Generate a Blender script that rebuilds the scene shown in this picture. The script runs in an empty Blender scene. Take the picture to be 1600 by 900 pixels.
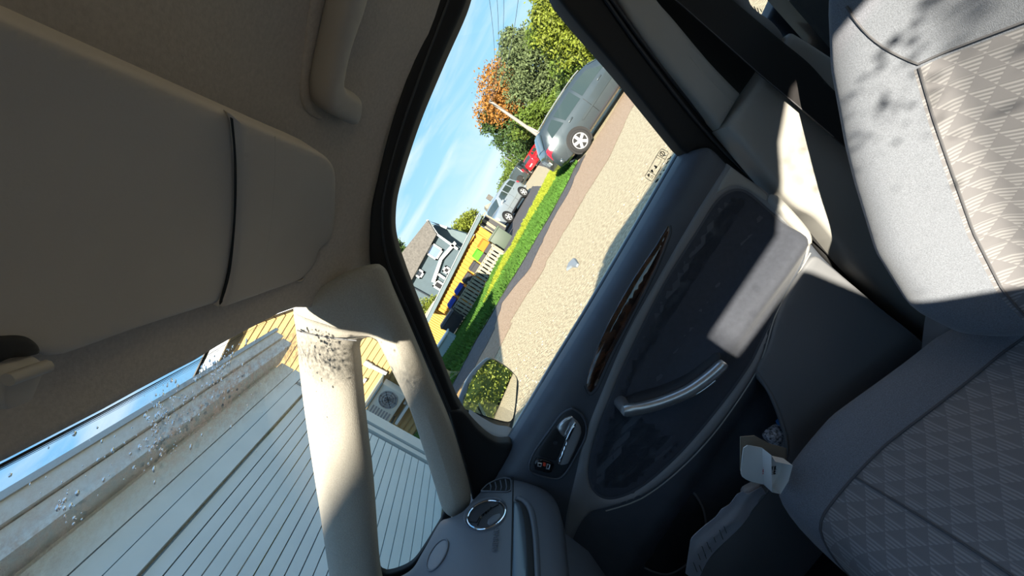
import bpy, bmesh, math, random
import numpy as np
from mathutils import Vector, Matrix, geometry, noise
random.seed(7)
SC = bpy.context.scene
COL = SC.collection
pi = math.pi

# ------------------------------------------------------------------ camera
# axes: +Y towards the passenger door, -X the front of the car, +Z up, ground at z = 0
FPX = 610.0
YAW, PITCH, ROLL = math.radians(4.9), math.radians(8.4), math.radians(57.0)
CAM = np.array([0.0, 0.0, 1.28])
FW = np.array([-math.sin(YAW)*math.cos(PITCH), math.cos(YAW)*math.cos(PITCH), -math.sin(PITCH)])
RT = np.array([math.cos(YAW), math.sin(YAW), 0.0])
UP = np.cross(RT, FW)
CX = math.cos(ROLL)*RT - math.sin(ROLL)*UP
CY = math.sin(ROLL)*RT + math.cos(ROLL)*UP
cam = bpy.data.cameras.new('camera')
cam.sensor_fit = 'HORIZONTAL'; cam.sensor_width = 36.0; cam.lens = FPX/1600*36.0
cam.clip_start = 0.02; cam.clip_end = 600
co = bpy.data.objects.new('camera', cam); COL.objects.link(co)
co.matrix_world = Matrix(((CX[0], CY[0], -FW[0], CAM[0]), (CX[1], CY[1], -FW[1], CAM[1]),
                          (CX[2], CY[2], -FW[2], CAM[2]), (0, 0, 0, 1)))
SC.camera = co

# ------------------------------------------------------------------ sky, sun, exposure
SUN = Vector((-0.16, -0.90, 0.38)).normalized()          # direction towards the sun
SKY_STRENGTH, SUN_STRENGTH, EXPOSURE = 0.88, 11.5, 0.55
W = bpy.data.worlds.new('sky'); SC.world = W; W.use_nodes = True
nt = W.node_tree; nt.nodes.clear()
def N(t, ty, **kw):
    n = t.nodes.new(ty)
    for k, v in kw.items(): setattr(n, k, v)
    return n
tc = N(nt, 'ShaderNodeTexCoord'); sep = N(nt, 'ShaderNodeSeparateXYZ')
nt.links.new(tc.outputs['Generated'], sep.inputs[0])
rp = N(nt, 'ShaderNodeValToRGB'); nt.links.new(sep.outputs['Z'], rp.inputs[0])
cr_ = rp.color_ramp; cr_.elements[0].position = 0.0; cr_.elements[0].color = (0.66, 0.86, 0.97, 1)
cr_.elements[1].position = 1.0; cr_.elements[1].color = (0.10, 0.30, 0.68, 1)
e = cr_.elements.new(0.16); e.color = (0.38, 0.70, 0.95, 1)
e = cr_.elements.new(0.42); e.color = (0.20, 0.50, 0.86, 1)
mp = N(nt, 'ShaderNodeMapping'); mp.inputs['Scale'].default_value = (1.1, 1.1, 5.0)
mp.inputs['Rotation'].default_value = (0.5, 0.35, 0.4)
nt.links.new(tc.outputs['Generated'], mp.inputs[0])
nz = N(nt, 'ShaderNodeTexNoise'); nz.inputs['Scale'].default_value = 2.6; nz.inputs['Detail'].default_value = 7
nz.inputs['Roughness'].default_value = 0.55; nz.inputs['Distortion'].default_value = 0.6
nt.links.new(mp.outputs[0], nz.inputs['Vector'])
r2 = N(nt, 'ShaderNodeValToRGB'); r2.color_ramp.elements[0].position = 0.45; r2.color_ramp.elements[1].position = 0.72
r2.color_ramp.elements[1].color = (0.75, 0.75, 0.75, 1)
nt.links.new(nz.outputs[0], r2.inputs[0])
mx = N(nt, 'ShaderNodeMixRGB'); mx.inputs[2].default_value = (0.86, 0.93, 0.98, 1)
nt.links.new(r2.outputs[0], mx.inputs[0]); nt.links.new(rp.outputs[0], mx.inputs[1])
bg = N(nt, 'ShaderNodeBackground'); bg.inputs[1].default_value = SKY_STRENGTH
nt.links.new(mx.outputs[0], bg.inputs[0])
wo = N(nt, 'ShaderNodeOutputWorld'); nt.links.new(bg.outputs[0], wo.inputs[0])
sl = bpy.data.lights.new('sun', 'SUN'); sl.energy = SUN_STRENGTH; sl.color = (1.0, 0.89, 0.73); sl.angle = math.radians(0.53)
so = bpy.data.objects.new('sun', sl); COL.objects.link(so)
so.rotation_euler = SUN.to_track_quat('Z', 'Y').to_euler(); so.location = (0, 0, 30)
SC.view_settings.view_transform = 'Standard'; SC.view_settings.look = 'None'
SC.view_settings.exposure = EXPOSURE; SC.view_settings.gamma = 1.0; SC.view_settings.use_curve_mapping = False
SC.cycles.use_denoising = True
SC.cycles.max_bounces = 10; SC.cycles.diffuse_bounces = 6; SC.cycles.transparent_max_bounces = 16
SC.cycles.sample_clamp_indirect = 6.0

# ------------------------------------------------------------------ helpers: rays and surfaces
def rays(px):
    px = np.asarray(px, float).reshape(-1, 2)
    return FW + np.outer((px[:, 0]-800)/FPX, CX) - np.outer((px[:, 1]-450)/FPX, CY)
def hit(fn, t0=0.08, t1=2.6, n=180):
    """point where the sight line through a pixel meets the real surface fn(P) = 0"""
    def go(px):
        r = rays(px); ts = np.linspace(t0, t1, n)
        prev = fn(CAM + r*t0); lo = np.full(len(r), t0); hi = np.full(len(r), t1); done = np.zeros(len(r), bool)
        for t in ts[1:]:
            v = fn(CAM + r*t); c = (~done) & (np.sign(v) != np.sign(prev))
            lo[c] = t-(ts[1]-ts[0]); hi[c] = t; done |= c; prev = v
        s0 = np.sign(fn(CAM + r*lo[:, None]))
        for _ in range(22):
            m = (lo+hi)/2; s = np.sign(fn(CAM + r*m[:, None])) == s0
            lo = np.where(s, m, lo); hi = np.where(s, hi, m)
        return CAM + r*((lo+hi)/2)[:, None]
    return go
def plane(p, n):
    p, n = np.array(p, float), np.array(n, float)
    def go(px):
        r = rays(px); return CAM + r*(((p-CAM) @ n)/(r @ n))[:, None]
    return go
def atY(x, y, Y): return Vector(plane((0, Y, 0), (0, 1, 0))([(x, y)])[0])
def atZ(x, y, Z=0.0): return Vector(plane((0, 0, Z), (0, 0, 1))([(x, y)])[0])
def atX(x, y, X): return Vector(plane((X, 0, 0), (1, 0, 0))([(x, y)])[0])

def spline(pts, seg=5, closed=True):
    P = [np.array(p[:2], float) for p in pts]; S = [len(p) > 2 for p in pts]; n = len(P); out = []
    def tan(i):
        if S[i] or (not closed and i in (0, n-1)): return np.zeros(2)
        return (P[(i+1) % n]-P[(i-1) % n])*0.5
    for i in range(n if closed else n-1):
        a, b = P[i], P[(i+1) % n]; L = np.linalg.norm(b-a)
        ma, mb = tan(i), tan((i+1) % n)
        for m in (ma, mb):
            l = np.linalg.norm(m)
            if l > L*1.2: m *= L*1.2/l
        k = max(1, min(seg*3, int(L/5))) if seg else 1
        k = min(k, seg) if L < 60 else k
        for j in range(max(1, k)):
            t = j/max(1, k)
            out.append(a*(2*t**3-3*t*t+1)+ma*(t**3-2*t*t+t)+b*(-2*t**3+3*t*t)+mb*(t**3-t*t))
    if not closed: out.append(P[-1])
    return np.array(out)
def seg_dist(p, loop):
    a = loop; b = np.roll(loop, -1, 0); d = b-a
    L = np.maximum((d*d).sum(1), 1e-9)
    out = np.full(len(p), 1e9)
    for i in range(len(a)):
        t = np.clip(((p-a[i]) @ d[i])/L[i], 0, 1)
        out = np.minimum(out, np.hypot(*(p-(a[i]+t[:, None]*d[i])).T))
    return out
def inside(p, loop):
    c = np.zeros(len(p), bool); n = len(loop)
    for i in range(n):
        x1, y1 = loop[i]; x2, y2 = loop[(i+1) % n]
        if y1 == y2: continue
        c ^= ((y1 > p[:, 1]) != (y2 > p[:, 1])) & (p[:, 0] < (x2-x1)*(p[:, 1]-y1)/(y2-y1)+x1)
    return c

# ------------------------------------------------------------------ helpers: objects
def empty(name, loc=(0, 0, 0), rz=0.0, label=None, cat=None, group=None, kind=None):
    o = bpy.data.objects.new(name, None); COL.objects.link(o)
    o.location = loc; o.rotation_euler = (0, 0, rz); o.empty_display_size = 0.1
    return tag(o, label, cat, group, kind)
def tag(o, label=None, cat=None, group=None, kind=None):
    if label: o['label'] = label
    if cat: o['category'] = cat
    if group: o['group'] = group
    if kind: o['kind'] = kind
    return o
def base_inv(o):
    return (Matrix.Translation(o.location) @ o.rotation_euler.to_matrix().to_4x4()).inverted()
def put(name, me, mat, par=None, world=True, smooth=True):
    o = bpy.data.objects.new(name, me); COL.objects.link(o)
    for m in (mat if isinstance(mat, (list, tuple)) else [mat]): me.materials.append(m)
    if smooth: me.polygons.foreach_set('use_smooth', [True]*len(me.polygons))
    if par:
        o.parent = par
        if world:
            chain = []; q = par
            while q: chain.append(q); q = q.parent
            tot = Matrix.Identity(4)
            for q in reversed(chain):
                tot = tot @ q.matrix_parent_inverse @ Matrix.Translation(q.location) @ q.rotation_euler.to_matrix().to_4x4()
            o.matrix_parent_inverse = tot.inverted()
    return o
def mk(name, V, F, mat, par=None, smooth=False, world=True):
    me = bpy.data.meshes.new(name); me.from_pydata([tuple(v) for v in V], [], F); me.update()
    return put(name, me, mat, par, world, smooth)
def from_bm(name, bm, mat, par=None, smooth=False, world=True):
    me = bpy.data.meshes.new(name); bm.normal_update(); bm.to_mesh(me); bm.free()
    return put(name, me, mat, par, world, smooth)
def auto(o, ang=35):
    me = o.data; bm = bmesh.new(); bm.from_mesh(me); a = math.radians(ang)
    for e in bm.edges:
        if len(e.link_faces) == 2 and e.calc_face_angle(0) > a: e.smooth = False
    bm.to_mesh(me); bm.free(); return o

def sheet(name, pts, hf, mat, par=None, h=0.0, r=12, step=11, n=(0, -1, 0), depth=0.012, off=0.0, seg=5,
          holes=(), bulge=None, rim=True, close=False):
    """a curved panel: outline traced onto a real surface, rounded edge of height h, rim of given depth"""
    loop = spline(pts, seg); hl = [spline(q, seg) for q in holes]
    lo, hi = loop.min(0), loop.max(0)
    g = np.array([(x, y) for x in np.arange(lo[0]+step/2, hi[0], step) for y in np.arange(lo[1]+step/2, hi[1], step)]).reshape(-1, 2)
    def dist(p):
        d = seg_dist(p, loop)
        for q in hl: d = np.minimum(d, seg_dist(p, q))
        return d
    def ok(p):
        c = inside(p, loop)
        for q in hl: c &= ~inside(p, q)
        return c
    if len(g): g = g[ok(g)]
    if len(g): g = g[dist(g) > (max(step*0.5, r) if h else step*0.5)]
    ex = [g]
    if h:
        for q in [loop]+hl:
            t = np.roll(q, -1, 0)-np.roll(q, 1, 0); t = t/np.maximum(np.hypot(*t.T), 1e-6)[:, None]
            nn = np.stack([-t[:, 1], t[:, 0]], 1)
            for k in (0.12, 0.4, 0.8):
                for s in (1, -1):
                    p = q+nn*(r*k*s); p = p[ok(p)]
                    if len(p): p = p[dist(p) > r*k*0.85]
                    if len(p): ex.append(p)
    allp = [loop]+hl+ex; V2 = np.concatenate([a for a in allp if len(a)])
    nb = [len(loop)]+[len(q) for q in hl]; edges = []; st = 0
    for k in nb:
        edges += [(st+i, st+(i+1) % k) for i in range(k)]; st += k
    res = geometry.delaunay_2d_cdt([Vector(v) for v in V2], edges, [], 0, 1e-4)
    v2 = np.array([tuple(v) for v in res[0]]); tri = [f for f in res[2]]
    cen = np.array([v2[list(f)].mean(0) for f in tri]); keep = ok(cen)
    tri = [f for f, k in zip(tri, keep) if k]
    P = hf(v2); nv = np.array(n, float); nv /= np.linalg.norm(nv)
    o_ = np.full(len(v2), off, float)
    if h:
        d = np.clip(dist(v2)/r, 0, 1); o_ += h*np.sqrt(np.maximum(0, 1-(1-d)**2))
    if bulge is not None: o_ += bulge(v2, P)*np.clip(dist(v2)/max(r, 6), 0, 1)
    P = P+nv*o_[:, None]
    bm = bmesh.new(); bv = [bm.verts.new(p) for p in P]
    for f in tri:
        a, b, c = (Vector(P[i]) for i in f)
        nr = (b-a).cross(c-a)
        ff = f if nr.dot(Vector(CAM)-a) > 0 else f[::-1]
        try: bm.faces.new([bv[i] for i in ff])
        except ValueError: pass
    if rim:
        be = [e for e in bm.edges if len(e.link_faces) == 1]
        ret = bmesh.ops.extrude_edge_only(bm, edges=be)
        vs = [x for x in ret['geom'] if isinstance(x, bmesh.types.BMVert)]
        for v in vs: v.co -= Vector(nv)*(depth+(0))
        if close:
            be = [e for e in bm.edges if len(e.link_faces) == 1]
            bmesh.ops.holes_fill(bm, edges=be, sides=0)
    for v in [v for v in bm.verts if not v.link_faces]: bm.verts.remove(v)
    o = from_bm(name, bm, mat, par, True); auto(o, 50); return o

def tube_bm(bm, pts, r, k=8, cap=True, flat=None):
    pts = [Vector(p) for p in pts]; rings = []
    rr = r if isinstance(r, (list, tuple)) else [r]*len(pts)
    up = Vector((0.13, 0.21, 0.97))
    for i, p in enumerate(pts):
        t = (pts[min(i+1, len(pts)-1)]-pts[max(i-1, 0)]).normalized()
        a = t.cross(up)
        if a.length < 1e-4: a = t.cross(Vector((1, 0, 0)))
        a.normalize(); b = t.cross(a).normalized(); fl = flat or 1.0
        rings.append([bm.verts.new(p+(a*math.cos(2*pi*j/k)+b*math.sin(2*pi*j/k)*fl)*rr[i]) for j in range(k)])
    for A, B in zip(rings, rings[1:]):
        for j in range(k): bm.faces.new((A[j], A[(j+1) % k], B[(j+1) % k], B[j]))
    if cap:
        bm.faces.new(rings[0][::-1]); bm.faces.new(rings[-1])
def tube(name, pts, r, mat, par=None, k=8, world=True, flat=None):
    bm = bmesh.new(); tube_bm(bm, pts, r, k, True, flat); bmesh.ops.recalc_face_normals(bm, faces=bm.faces)
    return auto(from_bm(name, bm, mat, par, True, world), 50)
def pxline(pts, hf, off=0.0, n=(0, -1, 0), seg=4):
    P = hf(spline(pts, seg, False)); nv = np.array(n, float); nv /= np.linalg.norm(nv)
    return [Vector(p) for p in P+nv*off]
def box_bm(bm, c, s, rot=None, bev=0.0):
    r = bmesh.ops.create_cube(bm, size=1.0); vs = r['verts']
    for v in vs:
        v.co = Vector((v.co.x*s[0], v.co.y*s[1], v.co.z*s[2]))
    if bev:
        es = list({e for v in vs for e in v.link_edges})
        rb = bmesh.ops.bevel(bm, geom=es, offset=bev, segments=2, affect='EDGES', profile=0.5)
        vs = list({v for f in rb['faces'] for v in f.verts} | {v for v in vs if v.is_valid})
    for v in vs:
        if rot: v.co = rot @ v.co
        v.co += Vector(c)
def box(name, c, s, mat, par=None, rot=None, bev=0.0, world=True):
    bm = bmesh.new(); box_bm(bm, c, s, rot, bev); return auto(from_bm(name, bm, mat, par, bool(bev), world), 30)
def prism(name, poly, d, mat, par=None, world=True, bev=0.0):
    """polygon (3D points, planar) pushed back along vector d"""
    bm = bmesh.new(); a = [bm.verts.new(p) for p in poly]; f = bm.faces.new(a)
    ret = bmesh.ops.extrude_face_region(bm, geom=[f])
    for v in ret['geom']:
        if isinstance(v, bmesh.types.BMVert): v.co += Vector(d)
    bmesh.ops.recalc_face_normals(bm, faces=bm.faces)
    if bev: bmesh.ops.bevel(bm, geom=list(bm.edges), offset=bev, segments=2, affect='EDGES')
    return from_bm(name, bm, mat, par, False, world)
def slab(name, px, Y, d, mat, par=None):
    return prism(name, [atY(x, y, Y) for x, y in px], (0, d, 0), mat, par)
def text_mesh(name, s, size, M4, mat, par=None, depth=0.0004):
    c = bpy.data.curves.new(name, 'FONT'); c.body = s; c.size = size; c.align_x = 'CENTER'; c.align_y = 'CENTER'; c.extrude = depth
    t = bpy.data.objects.new(name, c); COL.objects.link(t)
    dg = bpy.context.evaluated_depsgraph_get(); me = bpy.data.meshes.new_from_object(t.evaluated_get(dg))
    bpy.data.objects.remove(t); bpy.data.curves.remove(c)
    me.transform(M4); me.materials.clear(); return put(name, me, mat, par, True, False)
def frame4(o, ux, uy):
    ux = Vector(ux).normalized(); uy = Vector(uy); uy = (uy-ux*uy.dot(ux)).normalized(); uz = ux.cross(uy)
    return Matrix(((ux.x, uy.x, uz.x, o[0]), (ux.y, uy.y, uz.y, o[1]), (ux.z, uy.z, uz.z, o[2]), (0, 0, 0, 1)))

# ------------------------------------------------------------------ materials
def mat(name, c, rough=0.6, metal=0.0, var=None, bump=None, spec=0.5, coat=0.0, c2=None, sheen=0.0, emit=None, detail=6, stretch=None):
    m = bpy.data.materials.new(name); m.use_nodes = True; t = m.node_tree; b = t.nodes['Principled BSDF']
    b.inputs['Base Color'].default_value = (*c, 1); b.inputs['Roughness'].default_value = rough
    b.inputs['Metallic'].default_value = metal; b.inputs['Specular IOR Level'].default_value = spec
    b.inputs['Coat Weight'].default_value = coat; b.inputs['Sheen Weight'].default_value = sheen
    co_ = N(t, 'ShaderNodeTexCoord'); src = co_.outputs['Object']
    if stretch:
        g = N(t, 'ShaderNodeMapping'); g.inputs['Scale'].default_value = stretch; t.links.new(src, g.inputs[0]); src = g.outputs[0]
    if var or c2:
        sc, amt = var or (4, 0.3); nz = N(t, 'ShaderNodeTexNoise'); nz.inputs['Scale'].default_value = sc; nz.inputs['Detail'].default_value = detail
        t.links.new(src, nz.inputs['Vector']); cr = N(t, 'ShaderNodeValToRGB')
        cr.color_ramp.elements[0].position = 0.5-0.25*(1 if not c2 else 0.6); cr.color_ramp.elements[1].position = 0.5+0.25*(1 if not c2 else 0.6)
        a = c2 or tuple(x*(1-amt) for x in c); z = c if c2 else tuple(min(1, x*(1+amt)) for x in c)
        cr.color_ramp.elements[0].color = (*a, 1); cr.color_ramp.elements[1].color = (*z, 1)
        t.links.new(nz.outputs[0], cr.inputs[0]); t.links.new(cr.outputs[0], b.inputs['Base Color'])
    if bump:
        sc, st, di = bump if len(bump) == 3 else (*bump, 0.002); nz = N(t, 'ShaderNodeTexNoise'); nz.inputs['Scale'].default_value = sc
        nz.inputs['Detail'].default_value = 4; t.links.new(src, nz.inputs['Vector']); bp = N(t, 'ShaderNodeBump')
        bp.inputs['Strength'].default_value = st; bp.inputs['Distance'].default_value = di
        t.links.new(nz.outputs[0], bp.inputs['Height']); t.links.new(bp.outputs[0], b.inputs['Normal'])
    if emit: b.inputs['Emission Color'].default_value = (*emit[0], 1); b.inputs['Emission Strength'].default_value = emit[1]
    return m
def glass_mat(name, tint=(0.93, 0.96, 0.95), refl=0.04, dirt=None):
    m = bpy.data.materials.new(name); m.use_nodes = True; t = m.node_tree; t.nodes.clear()
    o = N(t, 'ShaderNodeOutputMaterial'); tr = N(t, 'ShaderNodeBsdfTransparent'); tr.inputs[0].default_value = (*tint, 1)
    gl = N(t, 'ShaderNodeBsdfGlossy'); gl.inputs['Roughness'].default_value = 0.02
    mxs = N(t, 'ShaderNodeMixShader'); mxs.inputs[0].default_value = refl
    t.links.new(tr.outputs[0], mxs.inputs[1]); t.links.new(gl.outputs[0], mxs.inputs[2]); last = mxs.outputs[0]
    if dirt:
        tcn = N(t, 'ShaderNodeTexCoord'); nz = N(t, 'ShaderNodeTexNoise'); nz.inputs['Scale'].default_value = 130; nz.inputs['Detail'].default_value = 8
        nz.inputs['Roughness'].default_value = 0.75
        t.links.new(tcn.outputs['Object'], nz.inputs['Vector'])
        big = N(t, 'ShaderNodeTexNoise'); big.inputs['Scale'].default_value = 5.0; t.links.new(tcn.outputs['Object'], big.inputs['Vector'])
        # a band of dust along the wiper sweep: distance from a line in the glass
        dot = N(t, 'ShaderNodeVectorMath', operation='DOT_PRODUCT'); dot.inputs[1].default_value = dirt['n']
        t.links.new(tcn.outputs['Object'], dot.inputs[0])
        s1 = N(t, 'ShaderNodeMath', operation='SUBTRACT'); s1.inputs[1].default_value = dirt['d']; t.links.new(dot.outputs['Value'], s1.inputs[0])
        ab = N(t, 'ShaderNodeMath', operation='ABSOLUTE'); t.links.new(s1.outputs[0], ab.inputs[0])
        mr = N(t, 'ShaderNodeMapRange'); mr.inputs['From Min'].default_value = dirt['w']; mr.inputs['From Max'].default_value = 0.0
        mr.inputs['To Min'].default_value = 0.12; mr.inputs['To Max'].default_value = 2.6; mr.clamp = False; t.links.new(ab.outputs[0], mr.inputs['Value'])
        ra = N(t, 'ShaderNodeValToRGB'); ra.color_ramp.elements[0].position = 0.36; ra.color_ramp.elements[1].position = 0.66
        t.links.new(nz.outputs[0], ra.inputs[0])
        mu = N(t, 'ShaderNodeMath', operation='MULTIPLY'); t.links.new(ra.outputs[0], mu.inputs[0]); t.links.new(mr.outputs[0], mu.inputs[1])
        mu2 = N(t, 'ShaderNodeMath', operation='MULTIPLY', use_clamp=True); t.links.new(mu.outputs[0], mu2.inputs[0]); t.links.new(big.outputs[0], mu2.inputs[1])
        df = N(t, 'ShaderNodeBsdfDiffuse'); df.inputs[0].default_value = (0.17, 0.15, 0.13, 1)
        tl = N(t, 'ShaderNodeBsdfTranslucent'); tl.inputs[0].default_value = (0.17, 0.15, 0.13, 1)
        ad = N(t, 'ShaderNodeMixShader'); t.links.new(df.outputs[0], ad.inputs[1]); t.links.new(tl.outputs[0], ad.inputs[2])
        m3 = N(t, 'ShaderNodeMixShader'); t.links.new(mu2.outputs[0], m3.inputs[0]); t.links.new(last, m3.inputs[1]); t.links.new(ad.outputs[0], m3.inputs[2]); last = m3.outputs[0]
    t.links.new(last, o.inputs[0]); return m
def fabric_mat(name, c, c2, sc=1.0, rot=0.0, axes='YZ'):
    """woven seat cloth: fine ribs broken into staggered triangles"""
    m = mat(name, c, 0.9, spec=0.15, sheen=0.25); t = m.node_tree; b = t.nodes['Principled BSDF']
    tcn = N(t, 'ShaderNodeTexCoord'); sp = N(t, 'ShaderNodeSeparateXYZ'); t.links.new(tcn.outputs['UV'], sp.inputs[0])
    def mth(op, a, b=None):
        n = N(t, 'ShaderNodeMath', operation=op)
        for k, v in ((0, a), (1, b)):
            if v is None: continue
            if isinstance(v, (int, float)): n.inputs[k].default_value = v
            else: t.links.new(v, n.inputs[k])
        return n.outputs[0]
    vr = mth('DIVIDE', sp.outputs[1], 0.020*sc); fv = mth('FRACT', vr); row = mth('FLOOR', vr)
    un = mth('FRACT', mth('ADD', mth('DIVIDE', sp.outputs[0], 0.029*sc), mth('MULTIPLY', row, 0.5)))
    tri = mth('LESS_THAN', mth('MULTIPLY', mth('ABSOLUTE', mth('SUBTRACT', un, 0.5)), 2.0), mth('SUBTRACT', 0.95, fv))
    wob = N(t, 'ShaderNodeTexNoise'); wob.inputs['Scale'].default_value = 60; t.links.new(tcn.outputs['UV'], wob.inputs['Vector'])
    ln = mth('SINE', mth('ADD', mth('MULTIPLY', sp.outputs[1], 2*pi/0.0049), mth('MULTIPLY', wob.outputs[0], 0.8)))
    class mu_: pass
    mu = mu_(); mu.outputs = [mth('MULTIPLY', mth('ADD', mth('MULTIPLY', ln, 0.5), 0.5), mth('SUBTRACT', 1.0, mth('MULTIPLY', tri, 1.0)))]
    mxr = N(t, 'ShaderNodeMixRGB'); mxr.inputs[1].default_value = (*c, 1); mxr.inputs[2].default_value = (*c2, 1); t.links.new(mu.outputs[0], mxr.inputs[0])
    t.links.new(mxr.outputs[0], b.inputs['Base Color'])
    bp = N(t, 'ShaderNodeBump'); bp.inputs['Strength'].default_value = 0.5; bp.inputs['Distance'].default_value = 0.001
    t.links.new(mu.outputs[0], bp.inputs['Height']); t.links.new(bp.outputs[0], b.inputs['Normal'])
    return m
MT = dict(
  headliner=mat('headliner_cloth', (0.52, 0.465, 0.41), 0.95, var=(260, 0.10), bump=(420, 0.35, 0.001), spec=0.1, sheen=0.2),
  visor=mat('visor_vinyl', (0.55, 0.49, 0.425), 0.85, var=(9, 0.05), bump=(500, 0.12, 0.0006), spec=0.2),
  handle=mat('handle_plastic', (0.46, 0.42, 0.37), 0.6, bump=(600, 0.08, 0.0005)),
  pillar=mat('pillar_cloth', (0.40, 0.37, 0.32), 0.92, var=(400, 0.10), bump=(480, 0.45, 0.001), spec=0.1),
  lightgrey=mat('grey_trim_plastic', (0.336, 0.328, 0.312), 0.55, bump=(900, 0.15, 0.0006)),
  navy=mat('navy_vinyl', (0.070, 0.079, 0.098), 0.5, bump=(700, 0.12, 0.0006), var=(30, 0.08)),
  navy_pad=mat('navy_velour', (0.042, 0.047, 0.064), 0.85, bump=(900, 0.3, 0.0008), sheen=0.15, var=(120, 0.12)),
  dash=mat('dash_vinyl', (0.112, 0.125, 0.148), 0.5, bump=(800, 0.18, 0.0006)),
  darkplastic=mat('charcoal_plastic', (0.028, 0.031, 0.038), 0.55, bump=(700, 0.1, 0.0005)),
  midgrey=mat('mid_grey_plastic', (0.22, 0.222, 0.235), 0.6, bump=(900, 0.12, 0.0005)),
  pocket=mat('pocket_grey_plastic', (0.165, 0.17, 0.185), 0.6, bump=(900, 0.15, 0.0005)),
  black=mat('black_rubber', (0.008, 0.008, 0.009), 0.7, bump=(300, 0.1, 0.0006)),
  gloss=mat('gloss_black', (0.01, 0.01, 0.012), 0.12),
  silver=mat('satin_silver', (0.62, 0.63, 0.65), 0.3, 0.85),
  chrome=mat('bright_chrome', (0.85, 0.86, 0.88), 0.08, 1.0),
  wood=mat('dark_burr_wood', (0.075, 0.032, 0.016), 0.08, var=(14, 0.7), c2=(0.012, 0.006, 0.004), coat=1.0, stretch=(3, 1, 9)),
  seat=mat('seat_cloth', (0.185, 0.200, 0.235), 0.95, var=(700, 0.25), bump=(900, 0.4, 0.001), spec=0.1, sheen=0.3, detail=2),
  seatpat=fabric_mat('seat_insert_cloth', (0.195, 0.190, 0.202), (0.315, 0.31, 0.32)),
  belt=mat('belt_webbing', (0.012, 0.011, 0.012), 0.8, bump=(1200, 0.4, 0.0006), stretch=(1, 1, 0.2)),
  thread=mat('stitch_thread', (0.10, 0.10, 0.11), 0.9),
  carpet=mat('carpet', (0.012, 0.013, 0.016), 1.0, bump=(500, 0.6, 0.002), spec=0.05),
  paper=mat('white_card', (0.828, 0.805, 0.782), 0.8), cardboard=mat('brown_card', (0.30, 0.24, 0.18), 0.85),
  printpaper=mat('printed_plastic', (0.825, 0.825, 0.930), 0.45, var=(20, 0.1), bump=(30, 0.4, 0.004)),
  ink=mat('black_ink', (0.015, 0.015, 0.015), 0.7), redink=mat('red_ink', (0.55, 0.02, 0.02), 0.7),
  redled=mat('red_marker', (0.8, 0.08, 0.04), 0.4), bluebit=mat('blue_wrapper', (0.03, 0.16, 0.45), 0.4),
  spark=mat('speckled_wrapper', (0.02, 0.02, 0.03), 0.3, var=(160, 0.5), c2=(0.55, 0.57, 0.65), detail=2),
  clearbag=mat('clear_wrapper', (0.40, 0.40, 0.42), 0.15, bump=(60, 0.9, 0.006)),
  glass=glass_mat('side_glass'), qglass=glass_mat('quarter_glass', (0.90, 0.96, 0.95), 0.05),
  
  carout=mat('car_paint_graphite', (0.05, 0.055, 0.06), 0.3, 0.3, coat=0.8),
)
drop = bpy.data.materials.new('water_drops'); drop.use_nodes = True
_t = drop.node_tree; _t.nodes.clear(); _g = N(_t, 'ShaderNodeBsdfGlass'); _g.inputs['IOR'].default_value = 1.33; _g.inputs['Roughness'].default_value = 0.0
_o = N(_t, 'ShaderNodeOutputMaterial'); _t.links.new(_g.outputs[0], _o.inputs[0])
mirror = mat('mirror_silver', (0.92, 0.93, 0.92), 0.0, 1.0)
# ================================================================== THE CAR WE SIT IN
# ---- real interior surfaces (metres)
SIDE_Z = [0.2, 0.9, 1.0, 1.28, 1.40, 1.46, 1.52]; SIDE_Y = [0.80, 0.795, 0.785, 0.71, 0.675, 0.655, 0.60]
def side_fn(off=0.0): return lambda P: P[:, 1]-(np.interp(P[:, 2], SIDE_Z, SIDE_Y)-off)
S_SIDE = hit(side_fn(0.0)); S_FRAME = hit(side_fn(0.012)); S_PIL = hit(side_fn(0.045)); S_GLASS = hit(side_fn(-0.02))
def roofz(X, Y):
    return 1.55-np.where(np.asarray(Y) < 0, 0.02, 0.09)*np.minimum(np.abs(Y)/0.66, 1.25)**5-0.095*np.clip((0.1-X)/0.4, 0, 1.35)**2
S_ROOF = hit(lambda P: P[:, 2]-roofz(P[:, 0], P[:, 1]))
DZ = [0.2, 0.56, 0.600, 0.650, 0.68, 0.74, 0.82, 0.90, 0.95, 0.975, 0.99, 1.0, 1.03]
DY = [0.775, 0.775, 0.765, 0.715, 0.708, 0.715, 0.735, 0.742, 0.742, 0.748, 0.758, 0.775, 0.79]
def door_fn(off=0.0): return lambda P: P[:, 1]-(np.interp(P[:, 2]-0.07*P[:, 0], DZ, DY)-off)
S_DOOR = hit(door_fn())
S_POCK = hit(lambda P: P[:, 1]-np.interp(P[:, 2], [0.2, 0.45, 0.66, 0.8], [0.715, 0.695, 0.705, 0.705]))
S_REC = plane((0, 0.772, 0), (0, 1, 0))
def dash_fn(off=0.0):
    c = np.array([-0.72, 0.78])
    prof = np.array([(-1.05, 0.99), (-0.92, 1.02), (-0.80, 1.04), (-0.68, 1.05), (-0.58, 1.046), (-0.50, 1.025), (-0.44, 0.988), (-0.40, 0.945), (-0.378, 0.89), (-0.375, 0.84), (-0.385, 0.77), (-0.42, 0.68), (-0.50, 0.58)])-c
    th = np.arctan2(prof[:, 1], prof[:, 0]); r = np.hypot(*prof.T); o = np.argsort(th); th, r = th[o], r[o]
    def f(P):
        x, z = P[:, 0]-c[0], P[:, 2]-c[1]
        return np.interp(np.arctan2(z, x), th, r)+off-np.hypot(x, z)
    return f
S_DASH = hit(dash_fn())
ND = (0.62, -0.35, 0.70)

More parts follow.
